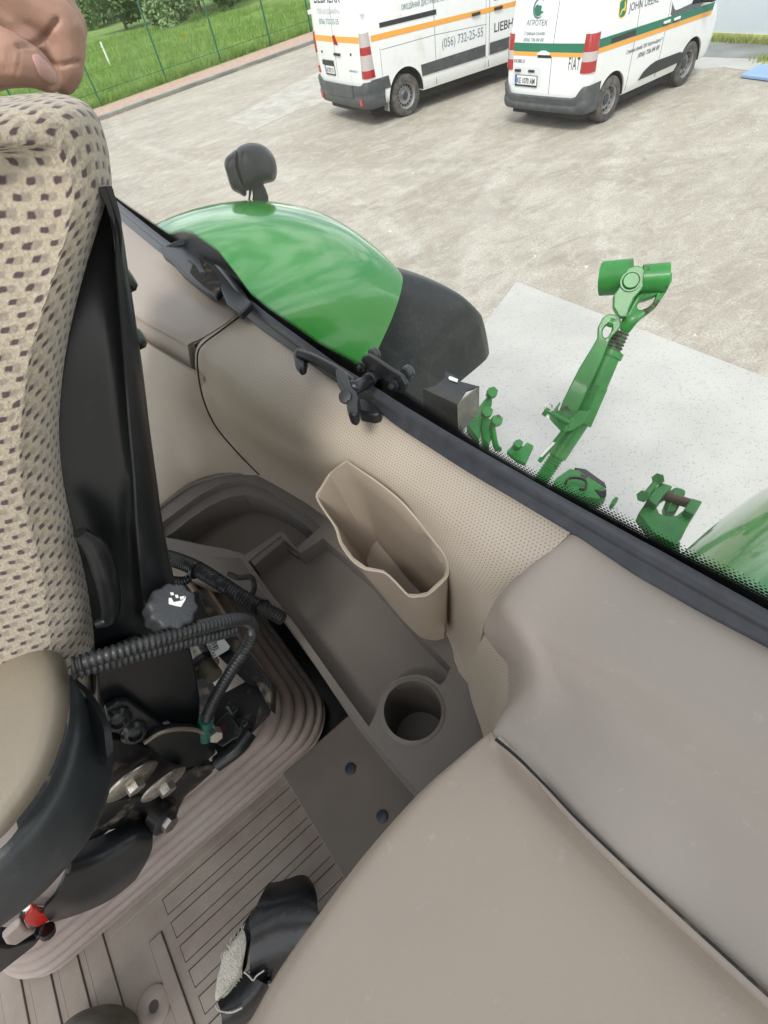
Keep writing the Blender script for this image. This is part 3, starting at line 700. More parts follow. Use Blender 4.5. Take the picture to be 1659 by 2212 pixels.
# mouldings, windows
v.strip('side_moulding', 'side', [(1.50, .42), (2.78, .42), (2.86, .47), (2.84, .53), (2.70, .575), (1.95, .60), (1.78, .575), (1.62, .52)], M['vandark'], .016, bev=.005)
v.strip('side_window', 'side', [(2.10, 1.17), (2.25, 1.10), (3.02, 1.10), (3.10, 1.16), (2.95, 1.40), (2.72, 1.60), (2.14, 1.66), (2.07, 1.60)], M['glassdark'], .004, bev=.002)
for x, z in ((1.92, 1.08), (2.22, 1.07)):
    a = v.side(x, z, .002); h_ = obj('door_handle', prism([a, a + Vector((.17, 0, -.003)), a + Vector((.17, 0, .035)), a + Vector((0, 0, .035))], (0, -.035, 0), .010, 3), M['vanpaint'], v.root)
    obj('handle_recess', prism([a + Vector((-.01, .0, -.02)), a + Vector((.16, .0, -.024)), a + Vector((.16, 0, -.002)), a + Vector((-.01, 0, -.002))], (0, -.003, 0)), M['vandark'], h_)
for sg in (-1, 1):
    corner_lamp(v, .82, 1.30, .19, .20, [(0, .30, M['lampred']), (.30, .55, M['lampclear']), (.55, 1, M['lampred'])], sg, .2)
# rear bumper with upturned ends
def bumper(v, z0, z1, zc, depth, xs, name='rear_bumper'):
    W = v.hw; pl = [(xs, -W - .015), (.10, -W - .02), (-.02, -W + .06), (-.06, -W * .55), (-.07, 0), (-.06, W * .55), (-.02, W - .06), (.10, W + .02), (xs, W + .015)]
    P2 = cr1([(a, b, 0) for a, b in pl], 5); rows = []
    for fz, o in [(0, .05), (.12, .012), (.3, 0), (.45, .006), (.5, .018), (.62, .012), (.9, .0), (1, .02)]:
        row = []
        for p in P2:
            u = abs(p[1]) / W; zt = z1 + (zc - z1) * (1 / (1 + math.exp(-(u - .86) * 40)))
            row.append(Vector((p[0] + o, p[1] * (1 - o * .4), z0 + (zt - z0) * fz)))
        rows.append(row)
    return obj(name, patch(rows, thick=.05, smooth=False, flip=True), M['vangrey'], v.root, ang=50)
bumper(v, .27, .50, .66, .1, .36)
# number plate recess, lamps, handle, lettering
v.strip('plate_recess', 'rear', [(.74, .61), (.06, .61), (.06, .84), (.10, .87), (.70, .87), (.74, .84)], mat('recess_white', (.66, .68, .68), .4), .004, bev=.003)
for y in (.60, .28): o = obj('plate_lamp', box((-.012 + v.xr(.8), y - .07, .80), (.02 + v.xr(.8), y + .07, .835), .004), M['vandark'], v.root)
plate(v, .66, .60, .53, .16, 'KE 1070 AM')
hd = v.rear(.02, 1.05, 0); obj('rear_handle', prism([hd + Vector((0, .15, -.01)), hd + Vector((0, -.12, -.01)), hd + Vector((0, -.10, .02)), hd + Vector((0, -.02, .045)), hd + Vector((0, .06, .045)), hd + Vector((0, .13, .02))], (-.035, 0, 0), .008, 3), M['vanpaint'], v.root)
v.strip('handle_recess', 'rear', [(.17, 1.00), (-.13, 1.00), (-.12, 1.037), (.16, 1.037)], M['vandark'], .005)
v.decal('lettering', 'rear', .72, .925, 'DOBLO', .045, .27, M['ink'], bold=True, shear=.2)
v.decal('lettering', 'rear', -.50, .86, 'FIAT', .165, .215, M['ink'], bold=False)
v.decal('lettering', 'rear', .50, 1.40, 'АГРОТЕК', .068, .46, M['inkb'], bold=True)
v.decal('lettering', 'rear', .53, 1.285, 'Сервісна служба', .042, .46, M['inkb'], bold=True, shear=.2)
v.decal('lettering', 'rear', .53, 1.205, '(056) 736 84 00', .045, .45, M['inkb'], bold=True, shear=.2)
def ring2(cx, cz, r0, r1, a0, a1, n=30, tip=False):
    out = arc(cx, cz, r1, a0, a1, n); inn = arc(cx + (.0), cz, r0, a1, a0, n); return out, inn
def crescent(v, face, cy, cz, r, m, a0=40, a1=325, wmax=.032, name='emblem'):
    V = []; F = []; n = 34
    for i in range(n + 1):
        t = i / n; a = math.radians(a0 + (a1 - a0) * t); wd = wmax * math.sin(math.pi * min(1, t * 1.05)) ** .6 + .004
        for rr in (r, r - wd):
            u, z = cy + math.cos(a) * rr * (-1 if face == 'rear' else 1), cz + math.sin(a) * rr
            V.append(v.rear(u, z, .005) if face == 'rear' else v.side(u, z, .005))
    for i in range(n): F.append((2 * i, 2 * i + 1, 2 * i + 3, 2 * i + 2))
    return obj(name, mesh(V, F), m, v.root, smooth=False)
crescent(v, 'rear', .27, 1.605, .125, M['inkb'])
v.strip('emblem_fill', 'rear', [(.27 - a, 1.60 + b) for a, b in [(-.095, .0), (-.07, -.06), (-.02, -.09), (.04, -.085), (.085, -.05), (.055, -.02), (.06, .02), (.03, .045), (.0, .03), (-.03, .05), (-.06, .045)]], M['dgreen'])
v.strip('emblem_fill', 'rear', [(.27 - a, 1.60 + b) for a, b in [(.075, -.045), (.115, -.055), (.085, -.02)]], M['dgreen'])
# side lettering
v.decal('lettering', 'side', .98, .875, 'Сервісна служба ТОВ "Агротек-Інвест"', .048, 1.02, M['ink'], slope=-.02, shear=.2, bold=True)
v.decal('lettering', 'side', 1.34, .76, '(056) 736 84 00', .062, .62, M['ink'], slope=-.01, shear=.2, bold=True)
v.decal('lettering', 'side', .86, 1.41, 'JOHN DEERE', .10, .80, M['ink'], slope=-.02, bold=False)
em = v.strip('badge', 'side', [(.60, 1.56), (.60, 1.42), (.63, 1.375), (.70, 1.36), (.77, 1.375), (.80, 1.42), (.80, 1.56), (.77, 1.585), (.63, 1.585)], M['yellow'], .004)
v.strip('badge_field', 'side', [(.612, 1.55), (.612, 1.425), (.64, 1.388), (.70, 1.374), (.76, 1.388), (.788, 1.425), (.788, 1.55), (.765, 1.572), (.635, 1.572)], M['dgreen'], .006, em)
v.strip('badge_deer', 'side', [(.64, 1.41), (.66, 1.455), (.68, 1.47), (.72, 1.472), (.735, 1.50), (.725, 1.54), (.745, 1.56), (.75, 1.53), (.768, 1.50), (.755, 1.46), (.765, 1.425), (.745, 1.445), (.715, 1.45), (.68, 1.445), (.655, 1.40)], M['yellow'], .009, em)
for sg in (-1, 1): obj('side_mirror', prism([(3.05, sg * (v.hw - .01), 1.16), (3.17, sg * (v.hw - .01), 1.16), (3.15, sg * (v.hw - .01), 1.34), (3.05, sg * (v.hw - .01), 1.34)], (0, sg * .20, 0), .02, 3), M['vandark'], v.root)
obj('underbody', box((.15, -.80, .17), (3.6, .80, .32)), M['arch'], v.root)
for sg in (-1, 1): obj('headlamp', prism([(3.50, sg * .84, .72), (3.80, sg * .70, .72), (3.76, sg * .66, .90), (3.46, sg * .85, .92)], (0, sg * .05, 0), .01), M['lampclear'], v.root)

# ---- large van
o_ = Vector((8.060, 11.935, 0))
v = Van((o_.x + .006, o_.y + .05, 0), -6.84, 5.55, 1.15, 2.45, .36, .10, (1.30, 1.0), 'large white van with orange stripe and dark grey bumper', tum=.05)
v.arches([1.00, 4.60], .455)
for x in (1.00, 4.60):
    for sg in (-1, 1): v.wheel(x, sg * (v.hw - .16), .365, .23, .07, 16)
dark_line(v, 'rear', [(.08, .80), (.08, 2.3)])
dark_line(v, 'side', [(1.80, .40), (1.80, 2.2)]); dark_line(v, 'side', [(3.28, .40), (3.28, 2.2)], .012); dark_line(v, 'side', [(3.18, .40), (3.18, 2.2)], .006)
dark_line(v, 'side', [(.42, .40), (.42, 1.26)], .006)
dark_line(v, 'side', [(.45, 1.22), (1.80, 1.20)], .007); dark_line(v, 'side', [(1.80, 1.20), (3.2, 1.12)], .007)
v.strip('stripe', 'rear', [(1.05, 1.385), (-.98, 1.385), (-.98, 1.475), (1.05, 1.475)], M['orange'])
v.strip('stripe', 'side', [(.24, 1.375), (4.2, 1.265), (4.2, 1.34), (.24, 1.465)], M['orange'])
v.strip('slide_rail', 'side', [(.47, 1.54), (1.86, 1.50), (1.86, 1.575), (.47, 1.61)], M['vandark'], .008)
v.strip('side_moulding', 'side', [(1.42, .61), (3.17, .60), (3.17, .80), (1.40, .80)], M['vangrey'], .016, bev=.004)
v.strip('side_moulding', 'side', [(3.30, .60), (3.80, .60), (3.93, .64), (4.0, .72), (4.0, .80), (3.30, .80)], M['vangrey'], .016, bev=.004)
v.strip('side_moulding', 'side', [(.12, .60), (.60, .60), (.56, .80), (.12, .80)], M['vangrey'], .014, bev=.004)
v.strip('side_window', 'side', [(3.40, 1.45), (4.30, 1.42), (4.10, 1.72), (3.85, 2.0), (3.42, 2.05)], M['glassdark'], .004)
for x, z in ((2.78, 1.31), (3.40, 1.30)):
    a = v.side(x, z, .002); obj('door_handle', prism([a, a + Vector((.22, 0, -.003)), a + Vector((.22, 0, .045)), a + Vector((0, 0, .045))], (0, -.04, 0), .012, 3), M['vandark'], v.root)
for sg in (-1, 1): corner_lamp(v, .84, 1.53, .20, .25, [(0, .18, M['lampred']), (.18, .52, M['lampclear']), (.52, .70, M['lampred']), (.70, 1, M['lampclear'])] if sg < 0 else [(0, .18, M['lampred']), (.18, .5, M['lampclear']), (.5, 1, M['lampred'])], sg, .6)
bumper(v, .33, .72, .79, .1, .42)
obj('bumper_step', prism([(-.05, -.62, .50), (-.05, .62, .50), (-.05, .62, .72), (-.05, -.62, .72)], (-.035, 0, 0), .01), M['vangrey'], v.root)
obj('reflector', box((-.075, -.98, .40), (-.03, -.88, .50), .004), M['lampred'], v.root); obj('reflector', box((-.075, .88, .40), (-.03, .98, .50), .004), M['lampred'], v.root)
v.strip('brake_lamp', 'rear', [(.10, 1.47), (.06, 1.345), (-.12, 1.345), (-.03, 1.46), (.0, 1.50)], M['lampred'], .012)
v.strip('plate_housing', 'rear', [(.74, .995), (.20, .995), (.20, 1.08), (.74, 1.08)], M['vandark'], .03, bev=.006)
plate(v, .66, .83, .48, .165, 'AE 5792 TA')
hd = v.rear(-.02, 1.20, 0); obj('rear_handle', prism([hd + Vector((0, .13, -.03)), hd + Vector((0, -.15, -.03)), hd + Vector((0, -.15, .015)), hd + Vector((0, .13, .015))], (-.03, 0, 0), .008, 3), M['vandark'], v.root)
obj('handle_cap', prism([hd + Vector((0, .04, .015)), hd + Vector((0, -.08, .015)), hd + Vector((0, -.05, .07)), hd + Vector((0, .0, .07))], (-.02, 0, 0), .006, 3), M['vanpaint'], v.root)
for y in (.72, -.62): obj('bump_stop', lathe([(0, 0), (.022, 0), (.018, .02), (0, .02)], v.rear(y, 1.21, 0), (-1, 0, 0), 12), M['vandark'], v.root)
v.decal('lettering', 'rear', .80, 1.97, 'LIEBHERR', .165, 1.20, M['ink'], bold=True)
v.decal('lettering', 'rear', .72, 1.81, 'ТОВ «БУДМАЙН»', .075, 1.06, M['faint'])
v.decal('lettering', 'rear', .66, 1.655, '(056) 732-25-55', .085, .92, M['inkb'])
v.decal('lettering', 'rear', -.48, .93, 'RENAULT', .035, .34, M['inkb'], bold=True)
v.decal('lettering', 'side', 1.02, 1.70, "ОФІЦІЙНИЙ ДИСТРИБ'ЮТОР КОМПАНІЇ", .075, 1.50, M['inkb'], slope=-.035, bold=True)
v.decal('lettering', 'side', 2.60, 1.645, 'LIEBHERR', .085, .55, M['ink'], slope=-.035, bold=True)
v.decal('lettering', 'side', 1.98, .96, '(056) 732-25-55', .15, 1.12, M['inkb'], slope=-.01)
v.decal('lettering', 'side', 3.42, .95, 'LIEBHERR', .15, .95, M['ink'], slope=-.01, bold=True)
for sg in (-1, 1):
    obj('side_mirror', prism([(4.15, sg * (v.hw - .01), 1.30), (4.27, sg * (v.hw - .01), 1.30), (4.25, sg * (v.hw - .01), 1.65), (4.15, sg * (v.hw - .01), 1.65)], (0, sg * .24, 0), .02, 3), M['vandark'], v.root)
    obj('mud_flap', box((.50, sg * (v.hw - .15) - .12, .20), (.52, sg * (v.hw - .15) + .12, .52), .004), mat('flap', (.30, .30, .27), .7), v.root)
    obj('hinge', box((.05, sg * (v.hw - .01) - .02, 1.79), (.13, sg * (v.hw - .01) + .03, 1.86), .01), M['vanpaint'], v.root)
obj('underbody', box((.15, -.92, .20), (5.2, .92, .38)), M['arch'], v.root)
for sg in (-1, 1): obj('headlamp', prism([(5.1, sg * 1.02, .85), (5.5, sg * .85, .85), (5.42, sg * .78, 1.12), (5.0, sg * 1.03, 1.18)], (0, sg * .05, 0), .01), M['lampclear'], v.root)
# ------------------------------------------------------------------ tractor: outside
TR = thing('tractor', 'green tractor seen from inside its cab, tan panels within and green fenders outside', 'tractor', (0, .8, 0))
def revolve(cx, cz, sec, a0, a1, n=40, th=.012, flip=False, warp=None):
    """sec(t) -> [(y, r)] at t in 0..1 ; a from a0 to a1 degrees in the x-z plane"""
    rows = []
    for i in range(n + 1):
        t = i / n; a = math.radians(a0 + (a1 - a0) * t); row = []
        for j, (y, r) in enumerate(sec(t)):
            aa = a + (math.radians(warp(j / 10, t)) if warp else 0)
            row.append((cx + math.cos(aa) * r, y, cz + math.sin(aa) * r))
        rows.append(cr1(row, 5))
    return patch(rows, thick=th, smooth=False, flip=flip)
def fender(side, y_in, y_out):
    """side=+1: far fender (y grows outward)"""
    s = side
    def sec(t):
        q_ = max(0, min(1, (t - .664) / .336)); sh = 1 - .58 * q_ ** 1.6; rs = 1 - .075 * q_ ** 2
        y = lambda k: y_in + s * k * abs(y_out - y_in) * sh
        bulge = .03 * math.sin(math.pi * min(1, t * 1.2))
        o = 1 - .0 * t
        return [(a, b * rs) for a, b in [(y(1.0), .90), (y(1.01), .955), (y(.99), 1.02), (y(.90), 1.055 + bulge * .3), (y(.65), 1.065 + bulge * .3), (y(.38), 1.04 + bulge * .2), (y(.18), .97), (y(.06), .87), (y(.015), .76), (y(0), .62), (y(0), .40)]]
    g = revolve(.50, 1.35, sec, 100, 44, 44, .012, flip=(s < 0), warp=lambda u, t: (u * 14 - 4) * max(0, t - .33) / .67)
    f = obj('rear_fender', g, M['green'], TR, ang=60)
    def sec2(t):
        yo = .12 * (1 - max(0, min(1, (t - .30) / .35)))
        y = lambda k: y_in + s * (k * .17 + yo)
        k = .84 + .23 * min(1, t * 1.25)
        return [(y(1.05), .98 * k), (y(1.0), 1.03 * k), (y(.85), 1.045 * k), (y(.45), 1.05 * k), (y(.2), 1.04 * k), (y(.08), 1.01 * k), (y(.03), .97 * k), (y(.03), .84 * k), (y(.03), .60 * k), (y(.03), .5)]
    e = obj('fender_extension', revolve(.50, 1.35, sec2, 66, 9, 30, .014, flip=(s < 0)), M['fender_black'], f, ang=60)
    return f
fl = fender(1, 1.42, 1.97); fr = fender(-1, .13, -.42)
fr.location = (0, 0, 0)
# round work lamp / beacon head on its bracket, standing on the far fender
base = Yp(556, 441, 1.93)
cam0 = Vector(O3); vd = (base - cam0).normalized(); right = vd.cross(Vector((0, 0, 1))).normalized(); up = Vector((0, 0, 1))
k = 2.17 / 1050 * 1.0
def LP(px, py, off=0): return PL(px, py, base, vd) - vd * off
hood = [(518, 316), (528, 310), (545, 308), (565, 312), (582, 324), (594, 342), (598, 362), (597, 382), (590, 393), (572, 397), (556, 405), (540, 412), (530, 424), (518, 420), (505, 412), (499, 398), (492, 376), (485, 358), (488, 342), (500, 332)]
def puffy(pxs, depth, p, nn, levels=6, bevelk=.5):
    """rounded solid whose outline from this side is pxs; depth is its full thickness"""
    nn = Vector(nn).normalized(); P0 = [PL(x, y, p, nn) for x, y in pxs]; P0 = [Vector(q) for q in cr1(P0, 3, closed=True)]
    c = sum(P0, Vector()) / len(P0); V = []; F = []; n = len(P0); m = levels * 2
    for i in range(m + 1):
        a = math.pi * (i / m - .5); sc_ = max(.02, math.cos(a)) ** bevelk; d = math.sin(a) * depth / 2
        for q in P0: V.append(c + (q - c) * sc_ + nn * d)
    for i in range(m):
        for j in range(n): F.append((i * n + j, i * n + (j + 1) % n, (i + 1) * n + (j + 1) % n, (i + 1) * n + j))
    F.append(list(range(n))[::-1]); F.append([m * n + j for j in range(n)])
    bm = bmesh.new(); bm.from_mesh(mesh(V, F)); return frombm(bm)
lm = thing('work_lamp', 'black rounded work lamp on a short bracket on top of the far green fender', 'lamp', base)
obj('housing', puffy([(512, 322), (528, 312), (545, 309), (565, 313), (582, 325), (593, 342), (598, 362), (597, 382), (590, 392), (572, 397), (556, 403), (540, 411), (524, 412), (516, 395), (508, 370), (505, 345)], .19, base, vd, 8, .42), M['lamp_black'], lm, ang=80)
obj('lens_bezel', puffy([(512, 324), (500, 331), (488, 342), (485, 358), (490, 376), (496, 397), (503, 411), (516, 418), (529, 425), (533, 414), (524, 395), (516, 368), (512, 345)], .16, base, vd, 8, .3), M['lamp_black'], lm, ang=60)
obj('bracket', facet([(543, 395), (566, 392), (574, 408), (580, 425), (580, 446), (541, 446), (546, 425)], base - vd * .01, vd, .05, .008, 3), M['lamp_black'], lm)
obj('bracket_arm', facet([(538, 408), (545, 408), (541, 425), (540, 444), (534, 444), (537, 424)], base - vd * .02, vd, .02, .004), M['lamp_black'], lm)
bz = Yp(556, 442, 1.93)
obj('foot_pad', prism([bz + Vector((-.09, -.05, -.03)), bz + Vector((.07, -.07, -.05)), bz + Vector((.09, .0, -.05)), bz + Vector((-.07, .03, -.03))], (0, 0, .032), .008, 3), M['lamp_black'], lm)

# ---- lift link: forged clevis on a threaded barrel, leaning away
A = Z(1172, 1006, 1.0); B = Z(1352, 655, 1.62); ax = (B - A).normalized()
vdl = ((A + B) / 2 - cam0).normalized(); ln = (vdl - ax * vdl.dot(ax)).normalized(); sd2 = ax.cross(ln).normalized()
def lp(px, py, off=0): return PL(px, py, A - ln * off, ln)
LK = thing('lift_link', 'green forged lift link with clevis top and threaded barrel standing over the concrete', 'lift link', A)
def lf(name, pxs, off, th, m='greenc', bev=.006, parent=None, label=None): return obj(name, prism([lp(x, y, off) for x, y in pxs], ln * th, bev, 3), M[m], parent or LK, label)
def lt(name, a, b, r, offa=0, offb=None, m='greenc', parent=None, seg=20):
    return obj(name, tube([lp(*a, offa), lp(*b, offa if offb is None else offb)], r, seg, 1), M[m], parent or LK)
E_ = lambda x, y: (1042.3 + x * .3717, 521.2 + y * .3717)
er = lambda L_: [E_(*p) for p in L_]
# upper clevis: far fork arm, near fork arm, cross barrel and the big ball end
fk = lf('fork', er([(880, 180), (985, 148), (1040, 140), (1085, 155), (1103, 190), (1100, 230), (1070, 290), (1010, 380), (960, 420), (930, 440), (900, 470), (870, 510), (840, 540), (815, 535), (800, 480), (830, 420), (870, 350), (905, 300), (880, 240)]), .02, .05)
hole = er([(930, 325), (960, 318), (1010, 300), (1030, 285), (1010, 330), (975, 365), (940, 380), (915, 378), (908, 355)])
me = boolean(prism([lp(x, y, .02) for x, y in er([(880, 180), (985, 148), (1040, 140), (1085, 155), (1103, 190), (1100, 230), (1070, 290), (1010, 380), (960, 420), (930, 440), (900, 470), (870, 510), (840, 540), (815, 535), (800, 480), (830, 420), (870, 350), (905, 300), (880, 240)])], ln * .06), [prism([lp(x, y, .08) for x, y in hole], ln * .2)])
og = wl(fk); me.transform(Matrix.Translation(-og)); old = fk.data; fk.data = bevel(me, .006, 2); fk.data.materials.clear(); fk.data.materials.append(M['greenc']); fk.data.polygons.foreach_set('use_smooth', [True] * len(fk.data.polygons)); fk.data.set_sharp_from_angle(angle=.8)
lf('fork_arm', er([(795, 440), (760, 380), (762, 310), (800, 260), (815, 200), (845, 155), (895, 138), (935, 150), (955, 185), (950, 230), (925, 280), (880, 330), (850, 400), (840, 440)]), .08, .055)
lt('cross_barrel', E_(925, 220), E_(1078, 208), .062, .03, .03, seg=28)
lt('ball_end', E_(692, 218), E_(860, 205), .078, -.05, -.02, seg=32)
c0 = lp(*E_(862, 232), .085); obj('pin_head', lathe([(0, -.02), (.034, -.02), (.035, .0), (.035, .010), (.031, .016), (0, .016)], c0, -ln, 28), M['greenc'], LK); obj('pin_ring', lathe([(.038, -.02), (.045, -.02), (.045, .005), (.038, .005)], c0, -ln, 28, closed=False), M['greenc'], LK)
# threaded rod, barrel, hexagon, lower barrel
pts = [lp(*E_(800 - i * 3.0, 540 + i * 7)) for i in range(19)]
obj('threaded_rod', tube([lp(*E_(800, 530)), lp(*E_(728, 690))], .043, 24, 1, corr=(.017, .007)), mat('greasy_thread', (.05, .12, .045), .35, dirt=((.04, .03, .02), 30, .45, .6)), LK)
lt('barrel', E_(735, 655), E_(650, 860), .056, .0)
lt('collar', E_(748, 640), E_(733, 672), .061, .0, seg=28)
obj('hexagon', tube([lp(*E_(655, 840)), lp(*E_(560, 1060))], .062, 6, 1), M['greenc'], LK, smooth=False)
lt('lower_barrel', E_(560, 1050), E_(430, 1250), .050, 0)
lt('grease_nipple', E_(725, 765), E_(752, 770), .008, .0, m='zinc', seg=8); lt('grease_nipple', E_(455, 1215), E_(485, 1222), .008, 0, seg=8)
obj('lower_thread', tube([lp(*E_(440, 1240)), lp(*E_(320, 1420))], .040, 24, 1, corr=(.016, .006)), M['greenc'], LK)
# locking bar with an eye
eye = er([(700, 440), (740, 420), (790, 430), (808, 465), (795, 510), (760, 545), (740, 570), (690, 700), (600, 890), (500, 1100), (470, 1120), (440, 1090), (420, 1050), (470, 920), (560, 740), (640, 610), (668, 560), (670, 500)])
meb = boolean(prism([lp(x, y, .10) for x, y in eye], ln * .035), [prism([lp(x, y, .2) for x, y in er([(722, 470), (745, 452), (765, 462), (768, 490), (745, 530), (722, 542), (708, 525), (708, 495)])], ln * .3)])
obj('locking_bar', bevel(meb, .006, 2), M['greenc'], LK)
lt('eye_pin', E_(735, 470), E_(758, 478), .020, .11)
# bent retaining strap, spring clip and pin
obj('strap', patch([[lp(*E_(x, y), o) for x, y, o in [(455, 940, .02), (440, 980, .10), (480, 1040, .15), (520, 1020, .15), (555, 985, .12), (600, 985, .10), (635, 960, .04)]], [lp(*E_(x, y), o) for x, y, o in [(400, 1010, .02), (400, 1040, .10), (460, 1100, .15), (505, 1100, .15), (540, 1080, .12), (570, 1060, .10), (600, 1010, .04)]]], 4, .008), M['greenc'], LK)
lt('strap_pin', E_(375, 985), E_(505, 1055), .012, .16, .17, seg=10)
obj('wire_clip', tube([lp(*E_(x, y), .17) for x, y in [(365, 1000), (362, 960), (375, 945), (402, 948), (400, 985), (372, 990), (385, 1030)]], .0035, 8, 4), M['zinc'], LK)
lt('pin_nut', E_(358, 985), E_(380, 1000), .022, .16, seg=6)
lt('clip_rod', E_(490, 1080), E_(330, 1280), .012, .10, .06, seg=10)
lf('white_tag', er([(408, 1165), (424, 1172), (345, 1255), (332, 1250)]), .10, .003, 'label', .0005)

# ---- hitch parts rising above the window sill
def pf(name, pxs, zc, th, m='greenc', parent=None, bev=.004, nn=None, label=None):
    return obj(name, prism([Z(a, b, zc) for a, b in pxs], (0, 0, -th), bev, 2), M[m], parent or TR, label)
D_ = lambda x, y: (603.5 + x * .3637, 493.7 + y * .3637)
dr = lambda L_: [D_(*p) for p in L_]
cv = thing('clevis', 'green U-shaped clevis with a pin, lowest on the right in front of the concrete', 'clevis', Z(1440, 1100, 1.2))
cz = 1.35; n0 = (Z(*E_(1080, 1500), cz) - cam0).normalized()
u_out = er([(905, 1580), (940, 1530), (985, 1450), (1040, 1400), (1105, 1420), (1090, 1450), (1050, 1480), (1010, 1540), (1030, 1580), (1080, 1600), (1130, 1590), (1170, 1560), (1215, 1490), (1280, 1510), (1250, 1560), (1200, 1640), (1160, 1720), (1120, 1760), (1000, 1700)])
def hz(name, pxs, z, th, bev=.005, m='greenc'): return obj(name, prism([Z(*E_(x, y), z) for x, y in pxs], (0, 0, -th), bev, 2), M[m], cv)
obj('yoke', prism([Z(x, y, cz) for x, y in u_out], (0, 0, -.055), .005, 2), M['greenc'], cv)
lug = [(1085, 1445), (1120, 1425), (1165, 1430), (1188, 1450), (1160, 1510), (1125, 1575), (1065, 1575), (1058, 1530), (1075, 1490)]
hz('inner_lug', lug, cz - .03, .05, .012)
hz('lug_rib', [(1120, 1428), (1140, 1428), (1085, 1575), (1066, 1572)], cz - .022, .03, .004)
hz('raised_ear', [(985, 1452), (1040, 1402), (1103, 1420), (1050, 1478), (1010, 1535), (960, 1500)], cz + .03, .035, .006)
hz('raised_ear', [(1170, 1562), (1215, 1492), (1278, 1510), (1230, 1590)], cz + .03, .035, .006)
P_ = lambda x, y, z: Z(*E_(x, y), z)
obj('cross_pin', tube([P_(1030, 1470, cz - .02), P_(1220, 1530, cz - .02)], .020, 16, 1), mat('rusty_pin', (.09, .05, .03), .6), cv)
obj('side_pin', tube([P_(1025, 1380, cz + .03), P_(935, 1490, cz + .03)], .012, 12, 1), M['greenc'], cv)
for q in ((1020, 1382), (932, 1482)): obj('nut', tube([P_(*q, cz + .05), P_(*q, cz + .0)], .024, 6, 1), M['greenc'], cv, smooth=False)
obj('stem', prism([P_(x, y, cz - .03) for x, y in [(1000, 1690), (1150, 1720), (1150, 1900), (960, 1900)]], (0, 0, -.06), .006), M['greenc'], cv)
b1 = pf('hitch_bracket', er([(430, 1370), (510, 1315), (560, 1330), (720, 1430), (725, 1470), (690, 1500), (560, 1480), (400, 1420)]), 1.45, .06, 'greenc', bev=.008)
obj('bracket_pad', prism([Z(*E_(x, y), 1.40) for x, y in [(535, 1312), (600, 1322), (712, 1402), (722, 1430), (560, 1345)]], (0, 0, -.04), .003), M['fender_black'], b1)
obj('bracket_notch', prism([Z(*E_(x, y), 1.453) for x, y in [(650, 1440), (700, 1450), (722, 1440), (718, 1475), (690, 1490)]], (0, 0, -.01), .002), M['gap'], b1)
hp = Z(*E_(550, 1410), 1.47); obj('hose_loop', tube([Z(*E_(x, y), 1.47) for x, y in [(480, 1410), (500, 1380), (550, 1375), (600, 1395), (595, 1440), (560, 1440)]], .005, 8, 4), M['gap'], b1)
pf('hitch_lug', er([(755, 1500), (775, 1480), (793, 1490), (765, 1530), (740, 1530)]), 1.4, .03, 'greenc')
b2 = pf('hitch_plate', er([(140, 1220), (185, 1170), (235, 1190), (260, 1165), (298, 1185), (250, 1290), (200, 1270)]), 1.5, .02, 'greenc', bev=.004)
q0 = Z(*E_(195, 1195), 1.52); obj('plate_bolt', tube([q0, q0 + Vector((-.01, -.02, .04))], .018, 6, 1), M['greenc'], b2)
pf('hitch_post', dr([(1180, 1060), (1260, 960), (1265, 1000), (1200, 1085), (1185, 1260), (1110, 1160)]), 1.65, .05, 'greenc', bev=.006)
pf('pivot_bracket', dr([(1195, 1110), (1230, 1095), (1245, 1120), (1285, 1150), (1275, 1180), (1250, 1230), (1245, 1280), (1205, 1250), (1190, 1180)]), 1.6, .05, 'greenc', bev=.008)
obj('linkage_rod', tube([Z(*D_(1262, 1160), 1.62), Z(*D_(1285, 1290), 1.55), Z(*D_(1305, 1310), 1.52)], .012, 10, 3), M['greenc'], TR)
for q in ((1255, 985), (1225, 1100), (1282, 1150)): c_ = Z(*D_(*q), 1.66); obj('bolt', tube([c_, c_ + Vector((-.01, -.02, .03))], .022, 6, 1), M['greenc'], TR)
# black box with a small label, behind the glass
bx = thing('terminal_cover', 'black folded metal cover with a small white label, just outside the rear glass', 'cover', Z(980, 880, 1.9))
n1 = Vector((.35, .25, -.9)).normalized()
top_px = dr([(850, 950), (915, 925), (985, 880), (985, 845), (1185, 935), (1150, 935), (1100, 960), (1055, 1020), (1040, 1045)])
T0 = [Z(*p, 2.0) for p in dr([(850, 950), (925, 935), (985, 885), (1185, 935), (1120, 960), (1055, 1048)])]
obj('top_plate', prism([Z(*p, 2.0) for p in dr([(850, 950), (925, 935), (985, 883), (1188, 937), (1110, 962), (1057, 1045)])], (0, 0, -.006), .001), M['fender_black'], bx)
a_, b_ = Z(*D_(850, 952), 1.998), Z(*D_(1057, 1045), 1.998)
obj('front_plate', prism([a_, b_, b_ - Vector((0, 0, .13)), a_ - Vector((0, 0, .13))], (.005, .003, 0)), M['fender_black'], bx)
c_ = Z(*D_(1188, 937), 1.998); obj('side_plate', prism([b_, c_, c_ - Vector((0, 0, .10)), b_ - Vector((0, 0, .13))], (.0, .005, 0)), mat('dusty_plate', (.13, .13, .11), .6, dirt=((.25, .23, .18), 18, .45, .7)), bx)
obj('tab', prism([Z(*p, 2.0) for p in dr([(985, 883), (985, 845), (1060, 885), (1040, 898)])], (0, 0, -.005)), M['fender_black'], bx)
obj('label', prism([Z(*p, 2.004) for p in dr([(1003, 885), (1012, 875), (1062, 895), (1056, 912), (1010, 897)])], (0, 0, -.002)), M['label'], bx)
